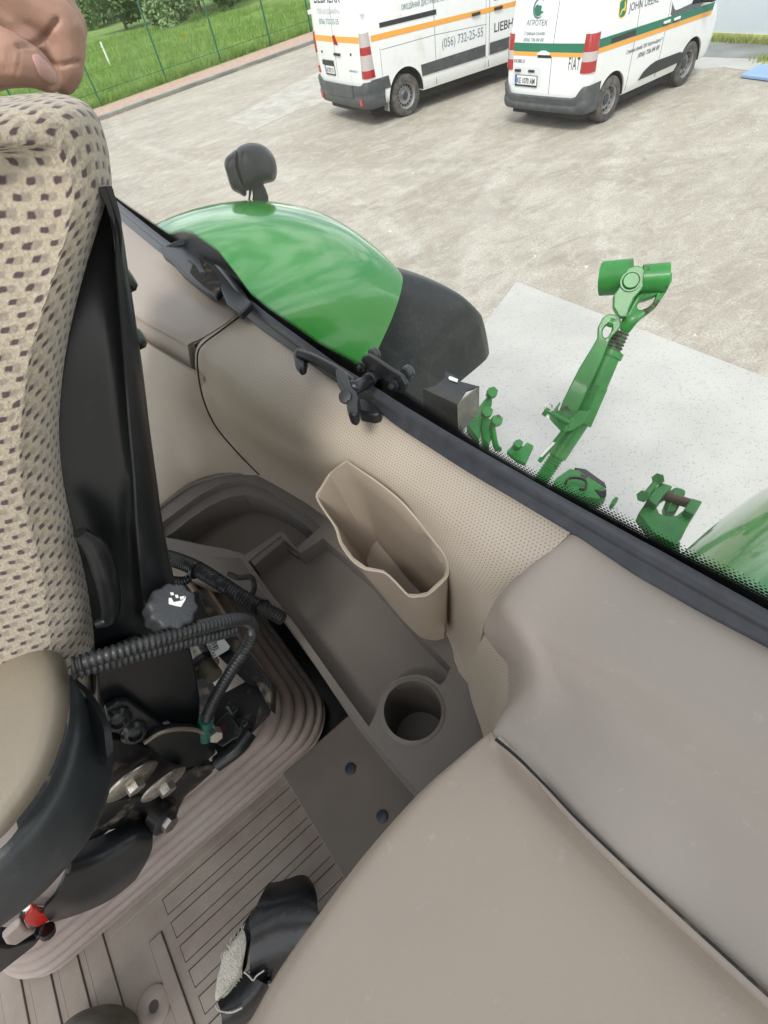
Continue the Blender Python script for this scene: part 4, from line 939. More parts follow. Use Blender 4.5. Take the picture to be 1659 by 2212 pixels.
for q in ((1035, 1068), (868, 985)): c_ = PL(*D_(*q), a_, Vector((.5, -.86, 0))); obj('screw', tube([c_ + Vector((-.002, -.004, 0)), c_ + Vector((-.006, -.012, 0))], .008, 12, 1), M['zinc'], bx)
c_ = Z(*D_(1130, 1080), 1.9); obj('bolt', tube([c_, c_ + Vector((-.01, -.03, .01))], .012, 6, 1), M['zinc'], bx)
# ------------------------------------------------------------------ tractor: cab
GX = .352
zs_ = 2.5
# beam (rubber sill profile): inner edge and upper edge polylines at sill height
def resamp(pts, n):
    P = [np.array(p, float) for p in pts]; s = np.concatenate([[0], np.cumsum([np.linalg.norm(b - a) for a, b in zip(P[:-1], P[1:])])])
    return [np.array([np.interp(t, s, [p[i] for p in P]) for i in range(len(P[0]))]) for t in np.linspace(0, s[-1], n)]
low = resamp([(150, 380), (250, 468), (317, 524), (400, 590), (466, 632), (519, 676), (575, 722), (634, 763), (720, 822), (822, 892), (858, 925), (1003, 1017), (1042, 1041), (1154, 1108), (1235, 1153), (1377, 1248), (1502, 1318), (1659, 1401), (1850, 1500), (2050, 1605)], 60)
upp = resamp([(150, 350), (248, 432), (363, 525), (440, 575), (500, 615), (545, 656), (603, 703), (723, 793), (836, 862), (967, 943), (1113, 1027), (1228, 1094), (1414, 1193), (1530, 1260), (1657, 1333), (1850, 1432), (2050, 1535)], 60)
rows = []
for f_, z, o in [(0, 2.455, .004), (0, 2.500, .0), (.10, 2.508, 0), (.45, 2.512, 0), (.52, 2.517, 0), (.62, 2.524, 0), (.8, 2.526, 0), (.95, 2.518, 0), (1.0, 2.505, 0), (1.0, 2.46, 0)]:
    row = []
    for a, b in zip(low, upp):
        pa = Z(a[0], a[1], 2.5); pb_ = Z(b[0], b[1], 2.52); p = pa.lerp(pb_, f_); p.z = z; p.x += o; row.append(p)
    rows.append(row)
W_ = obj('rear_window', patch(rows, thick=.004, smooth=False, flip=True), M['rubber'], TR, ang=70)
rows = []
for k_, dx in [(0, -.004), (1, .006), (2, .020)]:
    rows.append([Vector((Z(b[0], b[1], 2.52).x + dx, Z(b[0], b[1], 2.52).y, 2.507 - .006 * k_)) for b in upp])
obj('sill_gap', patch(rows, thick=.004, smooth=False, flip=True), M['gap'], W_)
# glass pane and printed band along its lower edge: the pane follows the gently bowed sill
ups = [Z(b[0], b[1], 2.52) for b in upp]; ys_ = [p.y for p in ups][::-1]; xs_ = [p.x for p in ups][::-1]
pf_ = np.polyfit(ys_, xs_, 3)
def gx(y): return float(np.polyval(pf_, min(max(y, -.4), 2.3))) + .012
def gp_(px, py):
    x = .36
    for _ in range(12): p = Xp(px, py, x); x = gx(p.y)
    return Xp(px, py, x)
yy = list(np.linspace(-.95, 3.0, 40))
pane = patch([[(gx(y) + .002, y, 2.44) for y in yy], [(gx(y) + .002, y, 3.4) for y in yy], [(gx(y) + .002, y, 4.3) for y in yy]], thick=.005, smooth=False)
obj('glass_pane', pane, M['glass'], W_)
ft = resamp([(150, 330), (241, 420), (325, 478), (368, 507), (397, 500), (420, 505), (474, 543), (514, 594), (543, 634), (583, 667), (640, 705), (691, 741), (774, 785), (840, 820), (902, 857), (1003, 917), (1042, 945), (1154, 1009), (1302, 1082), (1451, 1160), (1560, 1212), (1659, 1262), (1850, 1358), (2050, 1460)], 260)
V = []; F = []; UV = []; acc = 0; prev = None
for i, a in enumerate(ft):
    t = gp_(a[0], a[1]); bz_ = Vector((t.x, t.y, 2.47))
    if prev is not None: acc += (t - prev).length
    prev = t
    k_ = min(1, max(0, (a[0] - 700) / 300)); hh = t.z - 2.47
    V += [bz_, t]; UV += [(acc, .016 - hh), (acc, .016 * k_ + (1 - k_) * .0)]
for i in range(len(ft) - 1): F.append((2 * i, 2 * i + 1, 2 * i + 3, 2 * i + 2))
n0_ = len(V)
for i in range(0, len(ft) - 1):          # saw-tooth edge on the far half
    if ft[i][0] > 860: break
    for q in range(3):
        a0 = V[2 * i + 1].lerp(V[2 * i + 3], q / 3); a1 = V[2 * i + 1].lerp(V[2 * i + 3], (q + .8) / 3); k = len(V)
        V += [a0, a1, a0.lerp(a1, .5) + Vector((0, 0, .009))]; UV += [(0, -1)] * 3; F.append((k, k + 1, k + 2))
obj('printed_band', mesh([p - Vector((.002, 0, 0)) for p in V], F, UV), M['frit'], W_, smooth=False)
# inner lower rubber lip of the glass
# ---- opening handle in the middle of the sill
H_ = lambda x, y: D_(x, y)
hz = 2.545
hd_ = thing('window_handle', 'black window handle with grip bar and latch lever on the sill', 'handle', Z(*D_(400, 900), 2.5))
obj('grip', tube([Z(*D_(118, 745), hz + .01), Z(*D_(200, 775), hz + .012), Z(*D_(330, 845), hz + .01), Z(*D_(440, 920), hz + .006)], [.0068, .0078, .0080, .0072], 16, 5), M['black'], hd_)
obj('grip_end', prism([Z(*p, hz + .010) for p in dr([(78, 735), (95, 705), (130, 700), (165, 720), (160, 765), (150, 820), (120, 835), (90, 800)])], (0, 0, -.014), .004, 4), M['black'], hd_)
obj('latch_lever', prism([Z(*p, hz + .024) for p in dr([(330, 828), (365, 820), (398, 848), (416, 890), (432, 938), (458, 962), (472, 1000), (464, 1040), (466, 1085), (445, 1108), (410, 1096), (398, 1060), (392, 1002), (362, 932), (336, 880)])], (0, 0, -.02), .006, 4), M['black'], hd_)
obj('lever_arm', tube([Z(*D_(425, 935), hz + .014), Z(*D_(455, 940), hz + .014), Z(*D_(490, 925), hz + .010), Z(*D_(530, 900), hz + .004)], [.0085, .0095, .009, .0078], 20, 5), M['black'], hd_)
obj('pivot_disc', lathe([(0, -.006), (.0082, -.006), (.009, .0), (.0082, .003), (0, .0038)], Z(*D_(392, 1000), hz + .024), Vector((-.45, -.35, .8)), 28), M['black'], hd_)
obj('strike_base', prism([Z(*p, 2.522) for p in dr([(465, 1048), (480, 1000), (515, 1010), (560, 1043), (602, 1078), (595, 1100), (560, 1105), (470, 1085)])], (0, 0, -.02), .006, 3), M['black'], hd_)
obj('shaft', tube([Z(*D_(505, 930), hz + .004), Z(*D_(560, 885), hz + .0), Z(*D_(610, 845), hz + .0)], .0078, 20, 3), M['black'], hd_)
obj('shaft_ring', tube([Z(*D_(520, 905), hz + .002), Z(*D_(545, 890), hz + .001)], .0098, 24, 1), M['rubber'], hd_)
obj('hinge_plate', facet(dr([(478, 790), (490, 762), (520, 752), (560, 775), (640, 830), (720, 880), (750, 930), (748, 965), (720, 985), (680, 960), (640, 900), (600, 890), (560, 850), (500, 840)]), Xp(*D_(600, 850), gx(.55) - .010), Vector((1, 0, 0)), .007, .002), M['black'], hd_)
for q, r_ in (((500, 815), .0048), ((690, 925), .0058)):
    c_ = Xp(*D_(*q), gx(.55) - .011); obj('hinge_bolt', lathe([(0, 0), (r_ * 1.5, 0), (r_ * 1.5, .004), (r_ * .75, .005), (r_ * .7, .010), (r_ * .4, .011), (0, .0115)], c_, (-1, 0, 0), 24), M['black'], hd_)
for q in ((545, 755), (745, 865)):
    c_ = Xp(*D_(*q), gx(.55) + .006); obj('roller', lathe([(0, 0), (.0075, 0), (.0095, .002), (.0095, .009), (.007, .012), (0, .012)], c_, (1, 0, 0), 28), mat('roller_%d' % q[0], (.03, .035, .04), .35), hd_)
# ---- far grab handle recessed over the sill
G_ = lambda x, y: (164.6 + x * .3637, 274.3 + y * .3637)
gr = lambda L_: [G_(*p) for p in L_]
gh = thing('grab_handle', 'black moulded grab recess over the far end of the sill', 'handle', Z(*G_(700, 800), 2.5))
go_ = [(343, 535), (365, 527), (400, 521), (428, 524), (455, 545), (485, 580), (515, 620), (543, 652), (519, 676), (490, 655), (476, 626), (466, 638), (440, 625), (413, 605), (392, 588), (372, 564), (352, 550)]
obj('handle_body', prism([Z(*p, 2.538) for p in go_], (0, 0, -.016), .005, 3), M['black'], gh)
gpk = [(415, 560), (432, 556), (450, 570), (468, 592), (477, 612), (474, 626), (462, 632), (440, 618), (422, 602), (410, 588), (416, 572)]
obj('pocket_shade', prism([Z(*p, 2.5386) for p in gpk], (0, 0, -.004), .0), M['gap'], gh)  # dark sheet on the solid handle, painting the recess in shade
obj('pocket_step', prism([Z(*p, 2.541) for p in [(404, 560), (414, 548), (432, 560), (446, 590), (432, 588), (420, 570)]], (0, 0, -.006), .002, 2), M['black'], gh)
obj('handle_rim', tube([Z(*p, z) for p, z in [((348, 541), 2.53), ((382, 529), 2.538), ((415, 525), 2.542), ((447, 543), 2.544), ((481, 581), 2.542), ((512, 621), 2.536), ((534, 652), 2.528)]], [.004, .007, .009, .010, .010, .008, .006], 16, 6), M['black'], gh)
obj('painted_edge_shadow', prism([Z(*p, 2.501) for p in [(385, 590), (410, 612), (445, 636), (468, 648), (462, 656), (430, 640), (395, 612)]], (0, 0, -.003)), M['gap'], gh)  # flat dark piece painting the shadow beside the handle recess

# ---- panels
def zz(rows): return [[(Z(*p) if p[2] > 1 else Xp(*p)) for p in r] for r in rows]
# far corner cover (grey tan): top face, ridge and front face
cc = zz([[(150, 378, 2.50), (235, 455, 2.50), (317, 525, 2.50), (400, 590, 2.50), (466, 635, 2.50), (521, 678, 2.50)],
         [(170, 440, 2.495), (245, 510, 2.497), (315, 575, 2.498), (385, 632, 2.498), (440, 672, 2.498), (492, 702, 2.498)],
         [(200, 540, 2.480), (258, 600, 2.483), (312, 650, 2.485), (360, 684, 2.486), (405, 710, 2.486), (450, 728, 2.486)],
         [(215, 610, 2.462), (268, 655, 2.466), (315, 688, 2.467), (352, 709, 2.467), (385, 727, 2.467), (415, 743, 2.467)],
         [(218, 622, 2.452), (270, 667, 2.454), (315, 698, 2.454), (351, 718, 2.454), (384, 736, 2.454), (413, 755, 2.454)],
         [(220, 665, 2.405), (272, 705, 2.405), (318, 740, 2.405), (354, 762, 2.405), (388, 783, 2.405), (421, 805, 2.405)]])
obj('corner_cover', patch(cc, 5, .006, flip=False), M['plastic2'], TR, ang=70)
# edge of the corner cover towards the leather
obj('corner_edge', patch(zz([[(521, 678, 2.498), (492, 702, 2.496), (450, 728, 2.484), (421, 744, 2.468), (424, 757, 2.452), (428, 805, 2.405)],
                             [(524, 680, 2.47), (495, 705, 2.47), (453, 731, 2.46), (425, 747, 2.45), (428, 760, 2.43), (431, 806, 2.39)]]), 4, .003), M['plastic2'], TR)
obj('seam_filler', patch(zz([[(500, 660, 2.462), (560, 700, 2.462)], [(430, 720, 2.455), (480, 760, 2.455)], [(405, 760, 2.40), (460, 800, 2.40)], [(405, 830, 2.345), (470, 850, 2.345)], [(430, 900, 2.27), (500, 920, 2.27)], [(500, 990, 2.19), (560, 1000, 2.19)]]), 4, .004), M['leather_plain'], TR)
# main perforated leather panel
LE = zz([[(527, 672, 2.49), (634, 755, 2.49), (760, 842, 2.49), (858, 915, 2.49), (1003, 1008, 2.49), (1120, 1077, 2.49), (1237, 1147, 2.49)],
         [(522, 682, 2.497), (630, 772, 2.499), (750, 860, 2.499), (850, 932, 2.499), (990, 1028, 2.499), (1110, 1098, 2.499), (1226, 1163, 2.497)],
         [(478, 716, 2.490), (585, 810, 2.491), (715, 895, 2.491), (820, 962, 2.491), (945, 1050, 2.491), (1055, 1130, 2.491), (1178, 1208, 2.489)],
         [(436, 748, 2.470), (550, 845, 2.470), (680, 930, 2.470), (790, 995, 2.470), (900, 1075, 2.470), (1005, 1165, 2.470), (1132, 1254, 2.468)],
         [(430, 790, 2.425), (535, 885, 2.425), (655, 960, 2.425), (762, 1022, 2.43), (872, 1110, .240), (978, 1215, 2.42), (1088, 1300, 2.43)],
         [(437, 850, 2.37), (535, 930, 2.37), (640, 995, 2.37), (742, 1055, .238), (850, 1160, .245), (955, 1275, .240), (1060, 1345, 2.40)],
         [(470, 925, 2.28), (565, 985, 2.28), (652, 1035, 2.28), (742, 1095, .235), (860, 1245, .240), (955, 1370, .228), (1043, 1410, 2.31)],
         [(557, 1022, 2.185), (620, 1056, 2.185), (690, 1100, 2.185), (780, 1170, 2.185), (900, 1335, 2.185), (965, 1410, 2.185), (1022, 1476, 2.185)]])
obj('leather_panel', patch(LE, 7, .008), M['leather'], TR, ang=70)
# lower far leather panel
LC = zz([[(205, 660, 2.43), (268, 700, 2.43), (330, 745, 2.43), (390, 782, 2.43), (445, 812, 2.425)],
         [(230, 760, 2.37), (290, 800, 2.37), (350, 835, 2.37), (400, 855, 2.37), (478, 888, 2.335)],
         [(270, 880, 2.30), (330, 910, 2.30), (385, 925, 2.30), (435, 935, 2.30), (522, 964, 2.265)],
         [(290, 1000, 2.23), (350, 1010, 2.23), (410, 1000, 2.23), (470, 990, 2.235), (568, 1008, 2.205)],
         [(300, 1120, 2.18), (350, 1100, 2.18), (420, 1047, 2.18), (490, 1026, 2.18), (585, 1034, 2.175)]])
obj('leather_panel', patch(LC, 6, .008), M['leather_plain'], TR, 'lower far leather panel behind the seat', ang=70)
LD = zz([[(1078, 1345, 2.425), (1110, 1400, 2.42), (1135, 1500, 2.42), (1110, 1570, 2.44)],
         [(1052, 1375, 2.38), (1078, 1440, 2.37), (1095, 1510, 2.38), (1088, 1575, 2.42)],
         [(1030, 1425, 2.31), (1050, 1475, 2.30), (1068, 1530, 2.32), (1072, 1585, 2.37)],
         [(1019, 1478, 2.20), (1028, 1515, 2.20), (1042, 1555, 2.22), (1056, 1596, 2.28)]])
obj('leather_panel', patch(LD, 6, .006), M['leather'], TR, 'small leather piece beside the cup holder', ang=70)
obj('panel_seam', tube([Z(x, y, z) for x, y, z in [(524, 678, 2.508), (480, 712, 2.502), (440, 742, 2.488), (427, 765, 2.470), (428, 805, 2.436), (437, 855, 2.398), (454, 900, 2.354), (476, 935, 2.316), (515, 980, 2.268), (560, 1026, 2.212)]], .0016, 8, 6), M['gap'], TR)
# side console, rear piece
CA = zz([[(1240, 1150, 2.485), (1252, 1156, 2.485), (1310, 1188, 2.485), (1400, 1250, 2.485), (1530, 1325, 2.485), (1657, 1392, 2.485), (1860, 1500, 2.485)],
         [(1232, 1160, 2.492), (1247, 1162, 2.499), (1303, 1200, 2.499), (1395, 1265, 2.499), (1524, 1342, 2.499), (1657, 1412, 2.499), (1850, 1520, 2.499)],
         [(1150, 1230, 2.478), (1168, 1236, 2.494), (1235, 1290, 2.496), (1350, 1352, 2.498), (1500, 1425, 2.50), (1657, 1505, 2.502), (1850, 1590, 2.504)],
         [(1084, 1298, 2.455), (1106, 1310, 2.484), (1185, 1362, 2.489), (1320, 1425, 2.497), (1490, 1500, 2.503), (1657, 1580, 2.507), (1850, 1670, 2.51)],
         [(1057, 1350, 2.415), (1122, 1362, 2.478), (1190, 1405, 2.479), (1330, 1475, 2.488), (1500, 1560, 2.50), (1670, 1650, 2.505), (1850, 1750, 2.51)],
         [(1064, 1378, 2.40), (1142, 1408, 2.468), (1205, 1445, 2.471), (1345, 1525, 2.482), (1515, 1620, 2.492), (1690, 1725, 2.497), (1860, 1830, 2.50)],
         [(1100, 1430, 2.395), (1152, 1460, 2.457), (1225, 1500, 2.462), (1365, 1585, 2.476), (1535, 1690, 2.480), (1710, 1800, 2.483), (1870, 1910, 2.487)],
         [(1110, 1500, 2.405), (1142, 1510, 2.449), (1225, 1560, 2.457), (1370, 1670, 2.473), (1550, 1790, 2.470), (1720, 1900, 2.473), (1880, 2010, 2.477)],
         [(1088, 1560, 2.43), (1103, 1566, 2.445), (1202, 1648, 2.460), (1352, 1782, 2.474), (1530, 1930, 2.466), (1690, 2060, 2.467), (1860, 2200, 2.467)],
         [(1074, 1594, 2.445), (1084, 1601, 2.450), (1187, 1703, 2.460), (1337, 1853, 2.470), (1502, 2005, 2.464), (1662, 2150, 2.464), (1850, 2323, 2.464)],
         [(1073, 1597, 2.42), (1083, 1603, 2.425), (1186, 1705, 2.435), (1336, 1855, 2.445), (1501, 2007, 2.440), (1661, 2152, 2.44), (1849, 2325, 2.44)]])
sc_ = thing('side_console', 'smooth tan plastic side console filling the lower right, split by a dark seam', 'console', Z(1300, 1700, 2.3))
obj('rear_cover', patch(CA, 6, .006), M['plastic2'], sc_, ang=70)
E0 = [(1070, 1593), (1045, 1612), (1000, 1650), (915, 1726), (803, 1852), (688, 2004), (612, 2114), (546, 2230), (430, 2400), (380, 2500)]
S0 = [(1070, 1598), (1100, 1622), (1150, 1668), (1236, 1760), (1360, 1879), (1480, 1989), (1590, 2089), (1720, 2208), (1860, 2335), (1950, 2417)]
rows = [[] for _ in range(12)]
for (ex, ey), (sx_, sy) in zip(E0, S0):
    def at(t, z, ox=0, oy=0): return Z(ex + (sx_ - ex) * t + ox, ey + (sy - ey) * t + oy, z)
    seq = [at(0, 2.33, 22, 18), at(0, 2.40, 5, 5), at(0, 2.438), at(.012, 2.447), at(.035, 2.4505), at(.10, 2.452), at(.3, 2.455), at(.55, 2.458), at(.85, 2.457), at(1, 2.455, -6, 6), at(1, 2.452, -4, 4), at(1, 2.42, -3, 3)]
    for r_, p in zip(rows, seq): r_.append(p)
obj('front_cover', patch(rows, 5, .006, flip=True), M['plastic'], sc_, ang=70)
obj('seam_gap', patch([[Z(x + a, y + b, z) for x, y in [(1076, 1598), (1110, 1628), (1185, 1692), (1335, 1830), (1500, 1984), (1662, 2137), (1850, 2317)]] for a, b, z in [(-16, 12, 2.425), (0, 0, 2.432), (14, -12, 2.425)]], 4, .003), M['gap'], sc_)
sm_ = resamp([(1070, 1596), (1100, 1620), (1130, 1647), (1183, 1701), (1240, 1763), (1290, 1811), (1380, 1896), (1500, 2005), (1659, 2150), (1850, 2324)], 60)
rows = [[], [], [], []]
for i, q in enumerate(sm_):
    a_, b_ = sm_[max(0, i - 1)], sm_[min(59, i + 1)]; t_ = (b_ - a_) / np.linalg.norm(b_ - a_); n_ = np.array([-t_[1], t_[0]]); w_ = 1.2 + 1.6 * min(1, i / 12)
    for r_, (k_, z) in zip(rows, [(-1, 2.468), (-.95, 2.4815), (.95, 2.4815), (1, 2.468)]): r_.append(Z(q[0] + n_[0] * w_ * k_, q[1] + n_[1] * w_ * k_, z))
obj('seam_shade_strip', patch(rows, thick=.002, smooth=False, flip=True), M['gap'], sc_)  # raised dark strip painting the shaded gap between the two covers
# dark inner shell below / behind everything, back wall of the cab, cab floor, roof
sh = join([box((.335, -.9, 1.2), (.347, 2.6, 2.47)), box((-1.6, -.6, 1.80), (.335, 2.3, 1.84))])
obj('console_body', box((-.20, -.75, 1.845), (.30, .030, 2.40), .01), M['plastic'], sc_)
obj('cab_floor', box((-1.6, -.6, 1.79), (.33, 2.3, 1.84)), M['blackmetal'], TR)
obj('back_wall', box((.318, -.9, 1.2), (.335, 1.25, 2.492)), M['blackmetal'], TR)
obj('roof_cut_for_light', boolean(box((-1.75, -.75, 3.42), (.62, 2.4, 3.56), .03), [box((-1.05, -.25, 3.3), (.18, 1.50, 3.7))]), M['roof'], TR)  # unseen roof, its opening added and sized to brighten the cab
# kick plate with two plugs
kp = [Z(648, 1648, 1.868), Z(745, 1500, 1.868), Z(800, 1555, 1.868), Z(1010, 1790, 1.868), Z(880, 1990, 1.868), Z(787, 1872, 1.868)]
kpo = obj('kick_plate', prism([Vector((-.15, .40, 1.842)), Vector((.20, .40, 1.842)), Vector((.20, -.2, 1.842)), Vector((-.15, -.2, 1.842))], (0, 0, .024), .004), M['kick'], TR)
for q in ((757, 1661), (826, 1764)): obj('plug', lathe([(0, -.002), (.011, -.002), (.0115, .001), (.009, .002), (0, .0015)], Z(*q, 1.867), (0, 0, 1), 24), M['ink'], kpo)

# ---- storage tray
trz = 2.19
out_px = [(335, 1108), (380, 1070), (420, 1043), (480, 1024), (520, 1019), (563, 1020), (630, 1060), (703, 1107), (800, 1160), (930, 1320), (1015, 1440), (1050, 1520), (1062, 1600), (1040, 1700), (980, 1790), (914, 1724), (860, 1662), (802, 1597), (722, 1497), (640, 1375), (560, 1262), (520, 1206), (470, 1203), (430, 1196), (380, 1187), (320, 1178)]
blk = prism([Z(x, y, trz) for x, y in out_px], (0, 0, -.17))
bay1 = [(351, 1128), (400, 1092), (437, 1066), (480, 1045), (518, 1037), (545, 1040), (575, 1052), (620, 1083), (673, 1119), (693, 1138), (640, 1184), (606, 1143), (530, 1197), (480, 1184), (430, 1176), (380, 1166), (330, 1156)]
bay2 = [(370, 1140), (405, 1112), (445, 1085), (490, 1065), (525, 1060), (560, 1068), (610, 1092), (660, 1128), (678, 1146), (645, 1176), (606, 1147), (529, 1199), (480, 1179), (430, 1168), (385, 1158), (350, 1152)]
comp = [(536, 1213), (606, 1158), (650, 1195), (698, 1162), (800, 1250), (900, 1365), (974, 1441), (961, 1470), (950, 1480), (925, 1462), (897, 1457), (868, 1462), (845, 1474), (826, 1492), (806, 1515), (797, 1532), (735, 1485), (640, 1352), (580, 1275)]
comp = [(536, 1213), (606, 1158), (650, 1195), (698, 1162), (800, 1250), (900, 1365), (974, 1441), (961, 1470), (950, 1480), (925, 1462), (897, 1457), (868, 1462), (845, 1474), (826, 1498), (812, 1540), (797, 1570), (735, 1485), (640, 1352), (580, 1275)]
cc1, cc0_ = Z(891, 1534, trz), Z(951, 1534, trz); rcup = .0335
cupc = Z(891, 1534, trz)
rcup = ((Z(951, 1534, trz) - Z(831, 1534, trz)).length + (Z(891, 1474, trz) - Z(891, 1608, trz)).length) / 4
def cutp(pxs, z0, z1): return prism([Z(x, y, trz) + Vector((0, 0, z1 - trz)) for x, y in pxs], (0, 0, z0 - z1))
trm = boolean(blk, [cutp(bay1, trz - .014, trz + .02), cutp(bay2, trz - .075, trz + .02), cutp(comp, trz - .042, trz + .02), lathe([(0, -.155), (rcup, -.155), (rcup, .02), (0, .02)], cupc, (0, 0, 1), 56)])
tr = obj('storage_tray', bevel(trm, .0035, 3, 25), M['tray'], TR, ang=40)
obj('cup_ring', lathe([(rcup - .0005, -.02), (rcup, .002), (rcup + .001, .0014), (rcup + .003, .0014), (rcup + .006, .0004), (rcup + .008, -.002)], cupc, (0, 0, 1), 64, closed=False), M['tray'], tr)
# raised lip around the far bay
obj('tray_lip', tube([Z(x, y, trz + .002) for x, y in [(325, 1113), (372, 1076), (418, 1046), (480, 1026), (520, 1021), (562, 1023), (630, 1062), (703, 1109), (780, 1158)]], .005, 10, 5), M['tray'], tr)
obj('divider', prism([Z(x, y, trz - .002) for x, y in [(534, 1206), (604, 1151), (618, 1162), (548, 1222)]], (0, 0, -.07), .003), M['tray'], tr)
obj('divider', prism([Z(x, y, trz - .028) for x, y in [(606, 1160), (648, 1196), (642, 1202), (600, 1168)]], (0, 0, -.04), .002), M['tray'], tr)

# ---- tan bin clipped to the tray and the leather
H2 = lambda x, y: (329.2 + x * .4299, 932.6 + y * .4299)
rim = [(978, 148, 2.468), (935, 178, 2.452), (890, 215, 2.43), (850, 280, 2.425), (825, 325, 2.42), (860, 390, 2.42), (920, 480, 2.415), (945, 560, 2.41), (1000, 640, 2.405), (1070, 690, 2.40), (1165, 708, 2.40), (1230, 765, 2.395), (1290, 825, 2.39), (1340, 826, 2.39), (1390, 815, 2.39), (1475, 735, 2.40), (1486, 690, 2.415), (1470, 620, 2.435), (1400, 530, 2.442), (1330, 440, 2.447), (1250, 350, 2.462), (1140, 260, 2.468), (1030, 185, 2.470)]
botp = [(1125, 545, .222), (1110, 560, .215), (1095, 580, .205), (1080, 605, .195), (1070, 640, .187), (1080, 680, .182), (1095, 720, .178), (1120, 770, .175), (1160, 830, .173), (1210, 890, .172), (1260, 950, .172), (1300, 990, .172), (1345, 1030, .175), (1370, 1042, .178), (1420, 1050, .185), (1465, 1040, .195), (1478, 1010, .205), (1465, 950, .222), (1420, 890, .225), (1370, 830, .225), (1300, 750, .225), (1230, 670, .225), (1160, 590, .225)]
rim3 = [Z(*H2(x, y), z) for x, y, z in rim]; bot3 = [Xp(*H2(x, y), xx) for x, y, xx in botp]
nb = len(rim3); V = []; F = []
cen = sum(rim3, Vector()) / nb; cenb = sum(bot3, Vector()) / nb
lev = 7
for wall in (0, 1):
    for i in range(lev):
        t = i / (lev - 1)
        for a, b in zip(rim3, bot3):
            p = a.lerp(b, t); c_ = cen.lerp(cenb, t)
            if wall: p = p + (c_ - p).normalized() * .0032 + Vector((0, 0, .003 * t))
            V.append(p)
L2_ = nb * lev
for i in range(lev - 1):
    for j in range(nb):
        j2 = (j + 1) % nb
        F.append((i * nb + j, (i + 1) * nb + j, (i + 1) * nb + j2, i * nb + j2)); F.append((L2_ + i * nb + j, L2_ + i * nb + j2, L2_ + (i + 1) * nb + j2, L2_ + (i + 1) * nb + j))
for j in range(nb): F.append((j, (j + 1) % nb, L2_ + (j + 1) % nb, L2_ + j))
F.append([(lev - 1) * nb + j for j in range(nb)]); F.append([L2_ + (lev - 1) * nb + j for j in range(nb)][::-1])
bn = thing('storage_bin', 'tall narrow open tan plastic bin with a wavy rim against the leather panel', 'bin', cenb)
obj('bin_shell', mesh(V, F), M['bin'], bn, ang=50)
obj('bin_rim', tube([tuple(p) for p in rim3] + [tuple(rim3[0])], .0016, 8, 3), mat('bin_rim', (.44, .38, .30), .45), bn)
# ------------------------------------------------------------------ floor mat
fm_ = thing('floor_mat', 'ribbed brown rubber floor mat', 'mat', (-.6, .2, 1.84))
matt = [Z(640, 1640, 1.86), Z(790, 1868, 1.86)]
obj('mat_sheet', box((-1.4, -.5, 1.843), (-.112, 1.2, 1.860), .002), M['mat'], fm_)
def pad(x0, x1, y0, y1, h=.0022, name='raised_pad'):
    obj('groove', box((x0 - .0016, y0 - .0016, 1.8585), (x1 + .0016, y1 + .0016, 1.8604)), M['groove'], fm_)
    return obj(name, box((x0, y0, 1.8585), (x1, y1, 1.860 + h), .0012), M['mat'], fm_)
for y1, y0 in [(.367, .341), (.325, .300), (.284, .259), (.244, .219), (.203, .179), (.163, .138), (.122, .097), (.08, .055)]: pad(-.435, -.131, y0, y1)
obj('edge_strip', box((-.535, .378, 1.8585), (-.115, .412, 1.863), .0025), M['mat'], fm_)
# cross ribs at the near-left corner: they run across y
xs = []
for i, xx in enumerate(np.arange(-.545, -1.2, -.047)): pad(xx - .034, xx, -.35, .50, .003, 'cross_rib')
pad(-.478, -.455, .17, .325, .004, 'short_rib')
sc0 = Z(333, 2174, 1.86)
obj('screw_boss', lathe([(.0075, .0005), (.013, .004), (.024, .005), (.028, .003), (.029, -.002)], sc0, (0, 0, 1), 36, closed=False), M['mat'], fm_)
obj('screw_hole', lathe([(0, -.004), (.008, -.004), (.009, .0012), (0, .0012)], sc0, (0, 0, 1), 24), M['groove'], fm_)

# ------------------------------------------------------------------ seat
ST = thing('driver_seat', 'driver seat with spotted cloth cover, black steel frame and pleated rubber skirt', 'seat', (-.35, .7, 1.86))
def rrect(x0, x1, y0, y1, r, z, n=8):
    out = []
    for cx, cy, a0 in [(x1 - r, y0 + r, -90), (x1 - r, y1 - r, 0), (x0 + r, y1 - r, 90), (x0 + r, y0 + r, 180)]:
        for k in range(n + 1): a = math.radians(a0 + 90 * k / n); out.append((cx + r * math.cos(a), cy + r * math.sin(a), z))
    return out
# pleated skirt: ledges growing outwards towards the floor
lv = []
X1 = [-.080, -.058, -.040, -.023, -.008, .004]; Y0 = [.418, .411, .406, .402, .399, .396]; ZZ = [2.045, 2.012, 1.980, 1.948, 1.916, 1.890]
lv.append((X1[0] - .085, Y0[0] + .035, 2.030, .03)); lv.append((X1[0] - .080, Y0[0] + .032, 2.062, .035)); lv.append((X1[0] - .010, Y0[0] + .010, 2.060, .06))
for i in range(6):
    lv.append((X1[i] - .003, Y0[i] + .003, ZZ[i] + .008, .075 + .004 * i)); lv.append((X1[i] + .001, Y0[i] - .001, ZZ[i] - .002, .08 + .004 * i))
    lv.append((X1[i], Y0[i], ZZ[i] - .014, .08 + .004 * i)); lv.append((X1[i] - .012, Y0[i] + .012, ZZ[i] - .020, .07)); lv.append((X1[i] - .012, Y0[i] + .012, ZZ[i] - .025, .07))
lv.append((.006, .394, 1.862, .1))
rings = [rrect(-.60 - (a - X1[0]) * 1.2, a, b, 1.03 + (a - X1[0]), r, z) for a, b, z, r in lv]
n = len(rings[0]); V = [p for r in rings for p in r]; F = []
for i in range(len(rings) - 1):
    for k in range(n): F.append((i * n + k, i * n + (k + 1) % n, (i + 1) * n + (k + 1) % n, (i + 1) * n + k))
